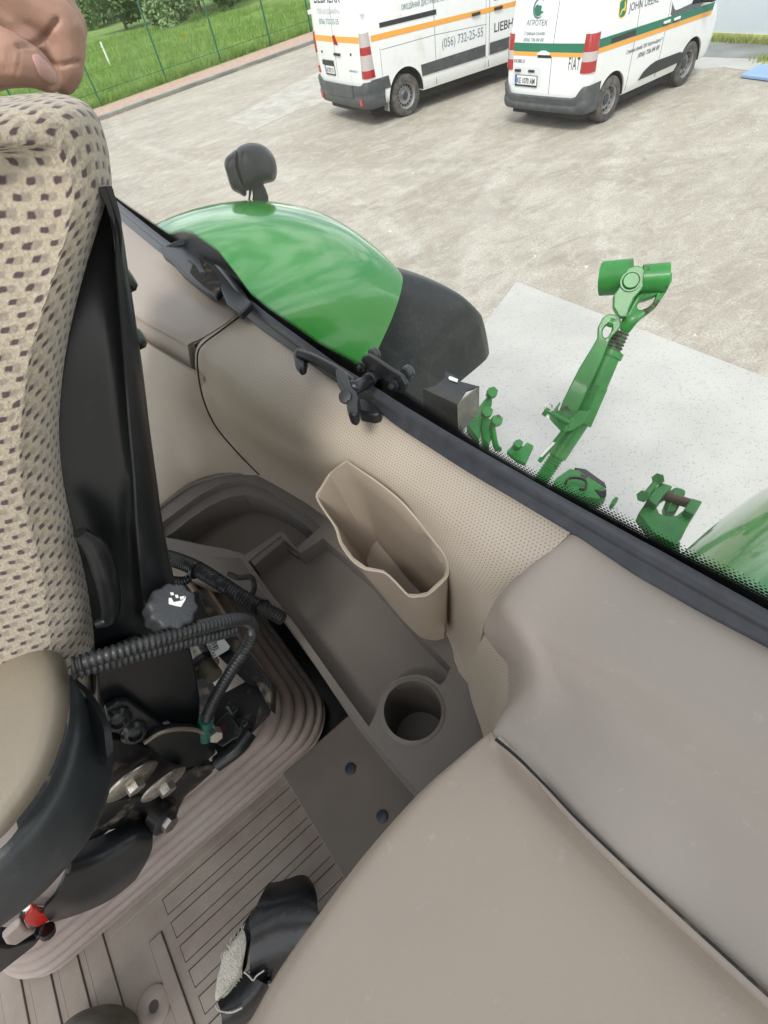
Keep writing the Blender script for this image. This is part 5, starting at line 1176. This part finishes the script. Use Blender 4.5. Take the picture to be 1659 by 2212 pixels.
obj('pleated_skirt', applied(mesh(V, F), [('SUBSURF', dict(levels=1, render_levels=1)), ('SOLIDIFY', dict(thickness=.003, offset=-1))]), M['bellows'], ST, ang=60)
# black pit under the frame
obj('suspension_base', box((-.56, .46, 1.90), (-.11, 1.0, 2.06), .01), M['dirtymetal'], ST)

# backrest cushion: side wall, rolled edge and back edge, in the plane of the seat side
edge = [(-60, 232), (40, 214), (120, 204), (170, 214), (205, 245), (226, 300), (236, 360), (238, 400), (226, 440), (206, 500), (184, 570), (160, 660), (143, 740), (131, 830), (126, 920), (131, 1000), (143, 1070), (160, 1140), (178, 1200), (192, 1260), (204, 1340), (209, 1420), (207, 1500)]
cen_ = [(-200, 330), (-60, 320), (60, 320), (100, 330), (110, 350), (118, 380), (122, 420), (120, 460), (110, 520), (90, 590), (60, 680), (40, 760), (25, 850), (18, 930), (15, 1000), (20, 1070), (35, 1140), (50, 1200), (60, 1260), (70, 1340), (75, 1420), (78, 1480), (80, 1540)]
rows = [[] for _ in range(9)]
for i, ((ex, ey), (qx, qy)) in enumerate(zip(edge, cen_)):
    t = i / (len(edge) - 1); yb = .405 + .02 * math.sin(t * 9) * .4
    def at(k, y): return Yp(qx + (ex - qx) * k, qy + (ey - qy) * k, y)
    far = Yp(qx - (ex - qx) * 1.0 - 160, qy - (ey - qy) * .2, yb + .0)
    E1 = at(1.0, yb + .045); out = (at(1.0, yb + .045) - at(.8, yb + .045)).normalized()
    for r_, p in zip(rows, [E1 - out * .075 + Vector((0, .55, 0)), E1 - out * .028 + Vector((0, .22, 0)), E1 - out * .004 + Vector((0, .06, 0)), E1, at(.9, yb + .014), at(.7, yb - .004), at(.35, yb - .012), at(0, yb - .012), far]): r_.append(p)
obj('backrest_cushion', patch(rows, 4, .01, flip=True), M['fabric'], ST, ang=80)
# black steel back shell
fr_ = [Yp(x - 26, y, .44) for x, y in [(250, 402), (222, 450), (192, 560), (163, 670), (140, 790), (128, 920), (132, 1030), (160, 1150), (195, 1290), (205, 1420), (205, 1540), (215, 1600)]]
md_ = [Yp(x, y, .425) for x, y in [(226, 402), (240, 470), (236, 560), (240, 680), (248, 790), (256, 920), (268, 1030), (275, 1150), (280, 1290), (290, 1420), (300, 1500), (310, 1560)]]
m2_ = [Yp(x, y, .405) for x, y in [(228, 403), (250, 480), (252, 570), (262, 680), (272, 790), (282, 920), (292, 1030), (300, 1150), (318, 1290), (345, 1420), (360, 1500), (370, 1560)]]
ed_ = [Yp(x, y, .43) for x, y in [(231, 406), (258, 480), (270, 570), (288, 680), (305, 790), (322, 920), (338, 1030), (355, 1150), (385, 1290), (410, 1420), (425, 1500), (432, 1575)]]
bk_ = [p + Vector((0, .14, .0)) * min(1, i / 2) for i, p in enumerate(ed_)]
obj('back_shell', patch([fr_, md_, m2_, ed_, bk_], 5, .004), M['blackmetal'], ST, ang=35)
for q in ((277, 604), (299, 730)):
    obj('shell_bolt', lathe([(0, -.008), (.0085, -.008), (.0085, .001), (.006, .004), (0, .0045)], Yp(*q, .425) , (1, -.25, .1), 16), M['blackmetal'], ST)
obj('shell_rib', tube([Yp(x, y, .40) for x, y in [(172, 1150), (205, 1180), (225, 1230), (238, 1290), (235, 1335), (205, 1350)]], [.006, .010, .011, .010, .008, .004], 12, 5), M['blackmetal'], ST)
# lumbar knob
kc = Yp(372, 1312, .375); ka = Vector((.12, -.9, .55)).normalized()
kv = (Vector(O3) - kc).normalized(); ka = (kv * .86 + Vector(cr) * .28 - Vector(cdn) * .34).normalized()
kn_ = obj('adjuster_knob', lathe([(0, -.030), (.0215, -.030), (.0238, -.024), (.0248, .002), (.024, .0055), (.0215, .0075), (0, .008)], kc, ka, 100, lobes=(10, .05, .018)), M['knob'], ST, ang=40)
def sym(pxs, off=.0085): return prism([PL(x, y, kc + ka * off, ka) for x, y in pxs], ka * .0006)
F_ = lambda x, y: (x * .3968, 1042.3 + y * .3968)
frr = lambda L_: [F_(*p) for p in L_]
for s_ in ([(918, 630), (932, 628), (945, 652), (992, 642), (1012, 620), (1008, 640), (985, 678), (955, 672), (918, 662)], [(925, 600), (942, 598), (948, 612), (932, 616)], [(952, 612), (968, 612), (972, 628), (958, 630)], [(978, 622), (1005, 618), (998, 634), (982, 640)]):
    obj('seat_symbol', sym(frr(s_)), M['white'], kn_, smooth=False)
obj('knob_shaft', tube([kc - ka * .02, kc - ka * .075], .016, 20, 1), M['blackmetal'], kn_)
# steel plates beside the knob and the lower frame
def sf(name, pxs, y, th, m, bev=.003, nn=None, parent=None, off=0): 
    p0 = Yp(*pxs[0], y); nn = Vector(nn or (0, 1, 0)).normalized(); return obj(name, prism([PL(a, b, p0, nn) - nn * off for a, b in pxs], nn * th, bev, 2), M[m], parent or ST)
def zf(name, pxs, z, th, m, bev=.003, parent=None): return obj(name, prism([Z(a, b, z) for a, b in pxs], (0, 0, -th), bev, 2), M[m], parent or ST)
zf('frame_rail', frr([(1050, 590), (1085, 580), (1480, 1090), (1470, 1240), (1400, 1110), (1120, 860), (1020, 650)]), 2.20, .03, 'dirtymetal')
rail = zf('frame_rail', frr([(985, 560), (1012, 550), (1380, 1080), (1390, 1110), (1350, 1100), (1100, 860), (960, 600)]), 2.205, .006, 'blackmetal', .001)
zf('barcode_label', frr([(1110, 848), (1188, 812), (1250, 890), (1243, 908), (1165, 955), (1155, 948)]), 2.2145, .002, 'label', .0004)
for i in range(9):
    w_ = [2, 1, 3, 1, 2, 3, 1, 2, 1][i]; a = 1150 + 0; x0_, y0_ = 1148 + i * 2.2, 868 + i * 6.0
    zf('barcode_bar', frr([(x0_, y0_), (x0_ + 27, y0_ - 15), (x0_ + 27 + w_ * .55, y0_ - 15 + w_ * 1.4), (x0_ + w_ * .55, y0_ + w_ * 1.4)]), 2.2150, .0004, 'ink', 0)
def ztext(s, org, e1, e2, h, wd, z, m, parent):
    pts, F = text2d(s, 1, 1, True); o = Z(*org, z); a = Z(*e1, z) - o; b = Z(*e2, z) - o
    return obj('label_text', mesh([o + a * p + b * q for p, q in pts], F), M[m], parent, smooth=False)
ztext('SA36678', F_(1160, 950), F_(1123, 868), F_(1178, 940), 1, 1, 2.2152, 'ink', ST)
obj('cylinder', tube([Z(*F_(1060, 905), 2.16), Z(*F_(1125, 1010), 2.16)], .024, 24, 1), M['zinc'], ST)
obj('cylinder_rod', tube([Z(*F_(1110, 985), 2.165), Z(*F_(1165, 1055), 2.165)], .016, 20, 1), mat('dusty_rod', (.22, .19, .15), .6), ST)
obj('washer', tube([Z(*F_(1095, 985), 2.165), Z(*F_(1112, 1005), 2.165)], .026, 24, 1), M['hose'], ST)
zf('base_plate', frr([(1150, 1180), (1360, 1070), (1400, 1105), (1470, 1230), (1465, 1260), (1260, 1470), (1200, 1520), (1150, 1400)]), 2.185, .006, 'dirtymetal', .0015)
zf('slotted_bracket', frr([(1160, 1320), (1240, 1240), (1300, 1330), (1330, 1300), (1345, 1340), (1330, 1380), (1270, 1400), (1210, 1440), (1150, 1400)]), 2.20, .012, 'dirtymetal')
obj('bracket_hole', lathe([(0, 0), (.0075, 0), (.0075, .0008), (0, .0008)], Z(*F_(1216, 1335), 2.201), (0, 0, 1), 20), mat('dark_hole', (.02, .004, .004), .8), ST)
sf('bracket_edge', frr([(1235, 1230), (1250, 1228), (1315, 1330), (1305, 1345)]), .40, .004, 'steel', .0008)
for q in ((1335, 1315), (1280, 1240)): obj('clip', prism([Z(*F_(q[0] + a, q[1] + b), 2.208) for a, b in [(-32, -8), (0, -30), (22, -8), (-8, 22)]], (0, 0, -.02), .003), M['blackmetal'], ST)
obj('edge_rail', tube([Z(*F_(1180, 1530), 2.185), Z(*F_(1300, 1440), 2.19), Z(*F_(1360, 1360), 2.19)], .012, 12, 3), M['blackmetal'], ST)
# side plates and bolts below the backrest
sf('side_plate', [(205, 1440), (300, 1395), (412, 1400), (425, 1450), (434, 1510), (432, 1565), (415, 1600), (360, 1560), (320, 1580), (250, 1560), (210, 1530)], .40, .02, 'blackmetal', .004)
G2 = lambda x, y: (x * .3968, 1481.2 + y * .3968)
gg = lambda L_: [G2(*p) for p in L_]
sf('torx_plate', gg([(575, 130), (640, 90), (700, 85), (930, 250), (860, 330), (700, 300), (600, 240)]), .385, .008, 'blackmetal', .002)
for q in ((640, 180), (728, 250)):
    c_ = Yp(*G2(*q), .383); b_ = obj('torx_screw', lathe([(0, 0), (.014, 0), (.0155, .003), (.012, .008), (.008, .009), (.007, .004), (0, .004)], c_, (.1, -1, .35), 28), M['blackmetal'], ST)
sf('pivot_plate', gg([(780, 310), (860, 260), (950, 235), (1060, 235), (1140, 265), (1180, 310), (1180, 370), (1120, 420), (1000, 460), (860, 400)]), .375, .012, 'blackmetal', .004)
obj('plate_rim', tube([Yp(*G2(x, y), .373) for x, y in [(785, 312), (860, 262), (950, 238), (1050, 238), (1130, 262)]], .0028, 8, 4), mat('worn_edge', (.25, .22, .17), .4, .5), ST)
sf('lower_bracket', gg([(600, 290), (700, 300), (860, 350), (1000, 460), (1160, 440), (1165, 470), (1090, 540), (1010, 610), (970, 690), (850, 740), (560, 800), (530, 780), (570, 600), (600, 440)]), .385, .02, 'dirtymetal', .004)
sf('link_plate', gg([(1040, 480), (1100, 440), (1170, 425), (1200, 390), (1195, 430), (1160, 460), (1080, 500)]), .37, .006, 'dirtymetal', .001)
for q in ((1165, 250), (1192, 400)): c_ = Yp(*G2(*q), .37); obj('small_nut', tube([c_, c_ + Vector((0, -.012, .004))], .0095, 6, 1), M['zinc'], ST, smooth=False)
for q, rr in (((718, 520), .034), ((893, 535), .032)):
    c_ = Yp(*G2(*q), .362); an = ((cam0 - c_).normalized() * .38 + (Vector(cr) * .5 + Vector(cdn) * .8) * .95).normalized()
    bo = obj('washer_bolt', lathe([(0, -.003), (rr * .93, -.003), (rr, -.001), (rr, .001), (rr * .9, .003), (rr * .5, .0045), (0, .0045)], c_, an, 40), M['zinc'], ST)
    obj('bolt_head', tube([c_ + an * .003, c_ + an * .014], .0112, 6, 1), M['zinc'], bo, smooth=False)
c_ = Yp(*G2(905, 735), .352); an = ((cam0 - c_).normalized() * .45 + (Vector(cr) * .7 + Vector(cdn) * .6) * .9).normalized(); bo = obj('low_bolt', lathe([(0, -.02), (.021, -.02), (.022, 0), (.017, .003), (0, .003)], c_, an, 32), M['dirtymetal'], ST); obj('bolt_head', tube([c_, c_ + an * .012], .012, 6, 1), M['zinc'], bo, smooth=False)
sf('cross_tube', gg([(560, 640), (760, 600), (960, 620), (985, 660), (830, 720), (560, 800), (500, 780)]), .38, .03, 'dirtymetal', .008)
# green capped conduit, corrugated hoses
hoses = [('conduit', [(158, 1437, .355), (240, 1412, .35), (330, 1384, .35), (420, 1358, .355), (490, 1342, .365), (532, 1340, .375), (546, 1362, .38), (535, 1395, .38), (505, 1440, .38), (472, 1495, .38), (452, 1535, .38), (446, 1562, .38)], .0085, (.0056, .0017)),
         ('conduit', [(158, 1450, .36), (240, 1430, .36), (330, 1404, .36), (400, 1385, .362), (460, 1372, .365), (510, 1358, .37)], .0082, (.0056, .0017))]
for nm, pts, r_, cor in hoses: obj(nm, tube([Yp(*p) for p in pts], r_, 14, 8, corr=cor), M['hose'], ST, 'corrugated conduit arching over the seat frame' if len(pts) > 8 else None, ang=50)
pts = [Z(362, 1204, 2.26), Z(395, 1215, 2.262), Z(432, 1232, 2.26), Z(480, 1262, 2.25), Z(525, 1290, 2.235), Z(565, 1312, 2.215), Z(592, 1326, 2.20), Z(612, 1338, 2.185)]
obj('hose', tube(pts, [.0145, .0145, .0145, .0135, .0135, .0125], 16, 8, corr=(.0048, .0015)), M['hose'], ST, 'thick corrugated hose running behind the skirt', ang=50)
obj('hose', tube([Z(368, 1252, 2.24), Z(395, 1255, 2.235), Z(412, 1248, 2.235)], .0085, 12, 6, corr=(.0048, .0014)), M['hose'], ST, ang=50)
obj('hose', tube([Z(495, 1240, 2.19), Z(515, 1248, 2.195), Z(540, 1246, 2.20), Z(548, 1258, 2.195), Z(548, 1275, 2.19), Z(535, 1290, 2.195), Z(512, 1283, 2.205)], .0055, 12, 6, corr=(.0045, .0012)), M['hose'], ST, ang=50)
for a, b in (((427, 1222), (421, 1240)), ((563, 1300), (552, 1322))):
    p_, q_ = Z(*a, 2.263 if a[0] < 500 else 2.222), Z(*b, 2.262 if a[0] < 500 else 2.222); m_ = (p_ + q_) / 2
    dd = Vector((Z(480, 1262, 2.25) - Z(395, 1215, 2.262))).normalized(); obj('cable_tie', tube([m_ - dd * .003, m_ + dd * .003], .0168 if a[0] < 500 else .0150, 20, 1), M['blackmetal'], ST)
obj('teal_sleeve', tube([Yp(446, 1552, .38), Yp(443, 1572, .38), Yp(444, 1592, .38)], .0108, 16, 3), M['teal'], ST)
sf('latch_strip', gg([(1140, 195), (1155, 190), (1195, 280), (1185, 300), (1150, 270)]), .372, .003, 'steel', .0006)
# armrest: tan pad on a black carrier
AP = [(-140, 1352), (0, 1362), (62, 1365), (112, 1386), (140, 1425), (150, 1480), (145, 1550), (125, 1625), (95, 1690), (50, 1755), (-10, 1820), (-140, 1900)]
cx_, cy_ = -90, 1600; rows = []
for k_, dz in [(0, 0), (.35, .0), (.68, -.002), (.85, -.008), (.95, -.02), (1.0, -.042), (.985, -.06)]:
    rows.append([Z(cx_ + (x - cx_) * k_, cy_ + (y - cy_) * k_, 2.56 + dz) for x, y in AP])
obj('armrest_pad', patch(rows, 5, .004, flip=False), mat('armrest_vinyl', (.25, .215, .16), .42, var=(14, .06), bump=(260, .3, .0012)), ST, ang=80)
AC = [(-140, 1925), (-5, 1838), (52, 1772), (100, 1702), (131, 1630), (150, 1552), (152, 1480), (152, 1455)]
AD = [(-140, 2120), (-5, 2008), (70, 1950), (130, 1890), (200, 1800), (236, 1712), (246, 1640), (243, 1610)]
rows = [[Z(x, y, 2.50) for x, y in AC], [Z(x + (u - x) * .3, y + (v_ - y) * .3, 2.49) for (x, y), (u, v_) in zip(AC, AD)], [Z(x + (u - x) * .75, y + (v_ - y) * .75, 2.455) for (x, y), (u, v_) in zip(AC, AD)], [Z(*p, 2.42) for p in AD], [Z(p[0] - 12, p[1] - 10, 2.36) for p in AD]]
obj('armrest_carrier', patch(rows, 5, .006, flip=True), mat('scuffed_black_plastic', (.022, .026, .028), .42, dirt=((.10, .10, .085), 16, .5, .85), bump=(400, .2, .001)), ST, ang=60)
rows = [[Z(x, y, 2.485) for x, y in [(152, 1452), (170, 1470), (200, 1500), (235, 1560), (244, 1612)]], [Z(x, y, 2.46) for x, y in [(150, 1480), (165, 1530), (185, 1580), (220, 1610), (243, 1625)]], [Z(x, y, 2.45) for x, y in [(150, 1500), (158, 1560), (175, 1610), (210, 1640), (240, 1645)]]]
obj('carrier_end', patch(rows, 5, .006, flip=False), M['black'], ST, ang=60)
# lever cover with red button
LV = [[(150, 1838), (220, 1812), (290, 1778), (318, 1772)], [(140, 1880), (215, 1850), (290, 1808), (324, 1800)], [(120, 1925), (200, 1890), (280, 1850), (326, 1825)], [(95, 1958), (180, 1940), (250, 1905), (312, 1858)], [(110, 1985), (175, 1965), (240, 1935), (290, 1895)]]
rows = [[Yp(x, y, yy + .0) for x, y in r] for r, yy in zip(LV, [.38, .352, .345, .352, .385])]
obj('lever_cover', patch(rows, 6, .005, flip=False), M['black'], ST, ang=60)
obj('cover_groove', tube([Yp(x, y, .349) for x, y in [(148, 1870), (147, 1890), (152, 1912), (170, 1930)]], .0035, 8, 4), M['groove'], ST)
obj('buckle', facet(gg([(130, 1245), (180, 1200), (300, 1215), (312, 1250), (290, 1300), (220, 1330), (140, 1335), (115, 1290)]), Yp(85, 1990, .37), (0, 1, .25), .02, .004), M['chrome'], ST)
obj('red_button', facet(gg([(132, 1275), (180, 1212), (205, 1212), (225, 1235), (260, 1235), (300, 1222), (306, 1232), (290, 1270), (200, 1318), (150, 1310)]), Yp(85, 1990, .364), (0, 1, .25), .008, .003, 3), M['red'], ST)
obj('belt_end', facet(gg([(20, 1385), (120, 1290), (150, 1330), (215, 1335), (180, 1385), (110, 1425), (40, 1420)]), Yp(50, 2030, .375), (0, 1, .3), .01, .005, 3), mat('pale_webbing', (.42, .36, .32), .7), ST)
obj('seat_rail', prism([Yp(x, y, .372) for x, y in gg([(-200, 1560), (0, 1420), (60, 1425), (200, 1380), (260, 1320), (250, 1350), (190, 1420), (0, 1570), (-200, 1730)])], (0, .03, 0), .004), M['blackmetal'], ST)
obj('rail_knob', tube([Yp(*G2(255, 1325), .365), Yp(*G2(262, 1350), .362)], .010, 12, 1), M['blackmetal'], ST)
# ------------------------------------------------------------------ glove and shoe on the floor
I2 = lambda x, y: (384 + x * .3968, 1536.1 + y * .3968)
ii = lambda L_, z: [Z(*I2(x, y), z) for x, y in L_]
gl = thing('work_glove', 'crumpled black rubber glove with frayed white lining on the floor mat', 'glove', Z(600, 2050, 1.862))
def blob(px, z, th, nn=None): 
    p0 = Z(*px[0], z); nn = nn or (p0 - cam0).normalized(); return puffy(px, th, p0, nn, 6, .45)
rows = [ii([(500, 1010), (560, 1000), (620, 980), (660, 965), (690, 975)], 1.94), ii([(470, 1060), (540, 1050), (600, 1040), (680, 1020), (730, 1040)], 1.965), ii([(430, 1150), (500, 1120), (570, 1090), (680, 1080), (770, 1110)], 1.975),
        ii([(410, 1260), (480, 1230), (560, 1190), (660, 1180), (800, 1160)], 1.97), ii([(395, 1360), (460, 1330), (560, 1290), (680, 1260), (820, 1240)], 1.95), ii([(400, 1430), (470, 1410), (550, 1370), (680, 1350), (830, 1330)], 1.91)]
obj('palm', patch(rows, 5, .02, flip=False), M['glove'], gl, ang=60)
obj('finger', tube([Z(*I2(x, y), z) for x, y, z in [(500, 1040, 1.955), (470, 1080, 1.957), (435, 1130, 1.955), (420, 1190, 1.95)]], [.009, .0125, .0125, .012], 14, 6), M['glove'], gl)
obj('ridge', tube([Z(*I2(x, y), z) for x, y, z in [(570, 1080, 1.965), (575, 1130, 1.972), (600, 1190, 1.972), (640, 1260, 1.965), (680, 1330, 1.95)]], [.006, .010, .011, .010, .008], 14, 6), M['glove'], gl)
obj('cuff', patch([ii([(410, 1080), (360, 1150), (300, 1240), (250, 1340), (225, 1400)], 1.93), ii([(440, 1130), (400, 1200), (350, 1300), (290, 1390), (240, 1450)], 1.945), ii([(400, 1250), (385, 1330), (370, 1400), (330, 1460), (260, 1520)], 1.93)], 5, .006, flip=False), M['glove'], gl, ang=60)
V_ = [ii([(352, 1180), (365, 1210), (372, 1260), (365, 1320), (352, 1390), (350, 1440)], 1.962), ii([(318, 1230), (330, 1260), (335, 1320), (330, 1390), (322, 1450), (318, 1480)], 1.965), ii([(270, 1300), (275, 1330), (275, 1390), (268, 1450), (262, 1510), (262, 1550)], 1.962), ii([(240, 1350), (228, 1400), (215, 1450), (207, 1510), (203, 1560), (213, 1590)], 1.948)]
obj('lining', patch(V_, 5, .004, flip=True), M['lining'], gl, ang=60)
r = random.Random(5)
for i in range(46):
    if i < 26: t = r.random(); a = (240 + (355 - 240) * t + r.uniform(-6, 6), 1350 + (1180 - 1350) * t + r.uniform(-4, 10)); d = (r.uniform(-16, 10), r.uniform(-45, -10))
    else: t = (i - 26) / 20; a = (350 - 140 * t, 1435 + 150 * t); d = (r.uniform(-4, 14), r.uniform(6, 20))
    p = Z(*I2(*a), 1.966); q = Z(*I2(a[0] + d[0], a[1] + d[1]), 1.966 + r.uniform(0, .008))
    obj('thread', tube([p, p.lerp(q, .5) + Vector((0, 0, .003)), q], [.0008, .0006, .0003], 5, 2), M['lining'], gl)
obj('sleeve', patch([ii([(215, 1590), (290, 1530), (350, 1450), (380, 1425)], 1.955), ii([(240, 1640), (330, 1590), (400, 1520), (440, 1460)], 1.965), ii([(240, 1700), (340, 1650), (430, 1560), (480, 1480)], 1.95), ii([(240, 1740), (350, 1700), (440, 1600), (490, 1500)], 1.915)], 5, .004, flip=False), M['glove'], gl, ang=60)
obj('cuff_opening', patch([ii([(410, 1470), (440, 1420), (470, 1400), (500, 1430)], 1.945), ii([(440, 1500), (465, 1450), (480, 1440), (500, 1470)], 1.92), ii([(470, 1540), (490, 1490), (500, 1480), (515, 1500)], 1.94)], 5, .003, flip=False), M['glove'], gl, ang=60)
obj('piping', tube(ii([(205, 1600), (225, 1630), (290, 1640), (350, 1615)], 1.972), .0011, 6, 5), M['lining'], gl)
obj('piping', tube(ii([(360, 1420), (385, 1440), (410, 1465), (430, 1440), (470, 1412)], 1.975), .0011, 6, 5), M['lining'], gl)
# shoe tip at the lower edge
sp = Z(232, 2200, 1.862); 
rows = []
for k_, z in [(1.05, 1.862), (1.06, 1.885), (1.0, 1.905), (.85, 1.925), (.6, 1.937), (.3, 1.94), (.02, 1.94)]:
    rows.append([Z(230 + math.cos(math.radians(a)) * 62 * k_, 2226 + math.sin(math.radians(a)) * 48 * k_, 1.87) + Vector((0, 0, z - 1.87)) for a in range(0, 361, 24)])
shoe = thing('shoe', 'dusty olive shoe toe at the bottom edge on the ribbed mat', 'shoe', sp)
obj('toe_cap', patch(rows, 3, .003, flip=False), M['shoe'], shoe, ang=80)

# ------------------------------------------------------------------ hand gripping the top of the backrest
def capsule_chain(pts):
    ms = []
    for (a, ra), (b, rb) in zip(pts[:-1], pts[1:]):
        n_ = 8
        for i in range(n_ + 1):
            t = i / n_; c_ = a.lerp(b, t); r_ = ra + (rb - ra) * t
            bm = bmesh.new(); bmesh.ops.create_icosphere(bm, subdivisions=2, radius=r_, matrix=Matrix.Translation(c_)); me = bpy.data.meshes.new('m'); bm.to_mesh(me); bm.free(); ms.append(me)
    return ms
hd0 = .56
def HP(px, py, d=0.0): return Yp(px, py, .72 + d)
S = .44 / 1.0
chains = [
    [(HP(-60, -40, .03), .032), (HP(60, 10, .02), .025), (HP(118, 42, .012), .0215), (HP(136, 60, .01), .0205)],            # index, first phalanx
    [(HP(136, 60, .01), .0205), (HP(146, 100, .008), .0165), (HP(143, 142, .010), .0158), (HP(132, 168, .014), .0145)],       # index, folded down
    [(HP(-90, 120, .0), .030), (HP(-20, 118, -.02), .0245), (HP(30, 128, -.030), .0205), (HP(66, 142, -.032), .0172), (HP(92, 160, -.030), .0135), (HP(100, 168, -.030), .0120)],  # thumb
    [(HP(20, -60, .06), .028), (HP(100, -10, .055), .023), (HP(140, 50, .05), .021), (HP(140, 120, .05), .017), (HP(128, 160, .05), .015)],    # middle
    [(HP(0, -60, .09), .026), (HP(90, 0, .09), .021), (HP(128, 60, .085), .019), (HP(128, 130, .085), .015)],
    [(HP(-10, -40, .12), .023), (HP(70, 20, .12), .018), (HP(110, 80, .115), .016), (HP(108, 130, .115), .013)],
    [(HP(-160, -30, .05), .042), (HP(-60, 20, .04), .040), (HP(10, 50, .035), .036)],                                        # palm
    [(HP(-420, 100, .07), .036), (HP(-250, 40, .06), .033), (HP(-150, 10, .05), .036)],                                      # wrist, forearm
    [(HP(10, 60, .03), .030), (HP(60, 100, .02), .022), (HP(105, 140, .02), .017)]]
ms = []
for ch in chains: ms += capsule_chain(ch)
hm = applied(join(ms), [('REMESH', dict(mode='VOXEL', voxel_size=.0022)), ('SMOOTH', dict(factor=.5, iterations=4))])
from mathutils.bvhtree import BVHTree
co = np.empty(len(hm.vertices) * 3); hm.vertices.foreach_get('co', co); co = co.reshape(-1, 3)
no = np.empty(len(hm.vertices) * 3); hm.vertices.foreach_get('normal', no); no = no.reshape(-1, 3)
rel = co - O3; cc_ = rel @ T; px_ = cc_[:, 0] / cc_[:, 2] * FPX + CX; py_ = cc_[:, 1] / cc_[:, 2] * FPX + CY
facing = np.clip(-(no * (rel / np.linalg.norm(rel, axis=1, keepdims=True))).sum(1), 0, 1)
def crease(line, amp, sig):
    global co
    P = cr1([(a, b, 0) for a, b in line], 6); best = np.full(len(co), 1e9)
    for a, b in zip(P[:-1], P[1:]):
        d = b[:2] - a[:2]; L_ = d @ d + 1e-9; t = np.clip(((px_ - a[0]) * d[0] + (py_ - a[1]) * d[1]) / L_, 0, 1)
        best = np.minimum(best, np.hypot(px_ - a[0] - t * d[0], py_ - a[1] - t * d[1]))
    co = co - no * (amp * np.exp(-(best / sig) ** 2) * facing)[:, None]
crease([(40, 98), (75, 96), (95, 82), (112, 60), (124, 44)], .0050, 6)
crease([(100, 130), (118, 139), (145, 139), (170, 134)], .0035, 4)
crease([(86, 108), (104, 122), (118, 146), (124, 172), (118, 190)], .0040, 5)
crease([(60, 112), (84, 124), (100, 146)], .0012, 4)
for q in ((20, 100), (30, 104), (44, 110)): crease([(q[0], q[1]), (q[0] - 3, q[1] + 26), (q[0] - 10, q[1] + 50)], .0010, 3)
crease([(60, 200), (100, 190), (125, 186)], .0015, 4); crease([(120, 10), (145, 22), (160, 45)], .0010, 4)
hm.vertices.foreach_set('co', co.reshape(-1)); hm.update()
tree_ = BVHTree.FromPolygons([tuple(p) for p in co], [tuple(p.vertices) for p in hm.polygons])
hb = obj('person', hm, M['skin'], None, smooth=True, ang=180)
top(hb, 'bare hand closed in a fist over the top of the spotted backrest', 'person'); rebase(hb)
hz_ = [(69, 120), (80, 116), (99, 131), (116, 149), (123, 166), (120, 181), (107, 183), (90, 170), (77, 144)]
npx = [np.array((a, b, 0.)) for a, b in hz_]; npx = cr1(npx, 3, closed=True); nc_ = sum(npx) / len(npx)
V = []; F = []; m_ = len(npx)
for k_, lift in [(1.0, -.0006), (.97, .0007), (.85, .0012), (.6, .0015), (.3, .0016), (.02, .0016)]:
    for q in npx:
        a, b = nc_[0] + (q[0] - nc_[0]) * k_, nc_[1] + (q[1] - nc_[1]) * k_
        dr_ = Vector(ray(a, b)).normalized(); hit, nn_, _, _ = tree_.ray_cast(Vector(O3), dr_)
        V.append((hit if hit else HP(a, b)) - dr_ * lift)
for i in range(5):
    for j in range(m_): F.append((i * m_ + j, i * m_ + (j + 1) % m_, (i + 1) * m_ + (j + 1) % m_, (i + 1) * m_ + j))
nme = mesh(V, F); bm = bmesh.new(); bm.from_mesh(nme)
obj('thumbnail', frombm(bm), M['nail'], hb, ang=80)
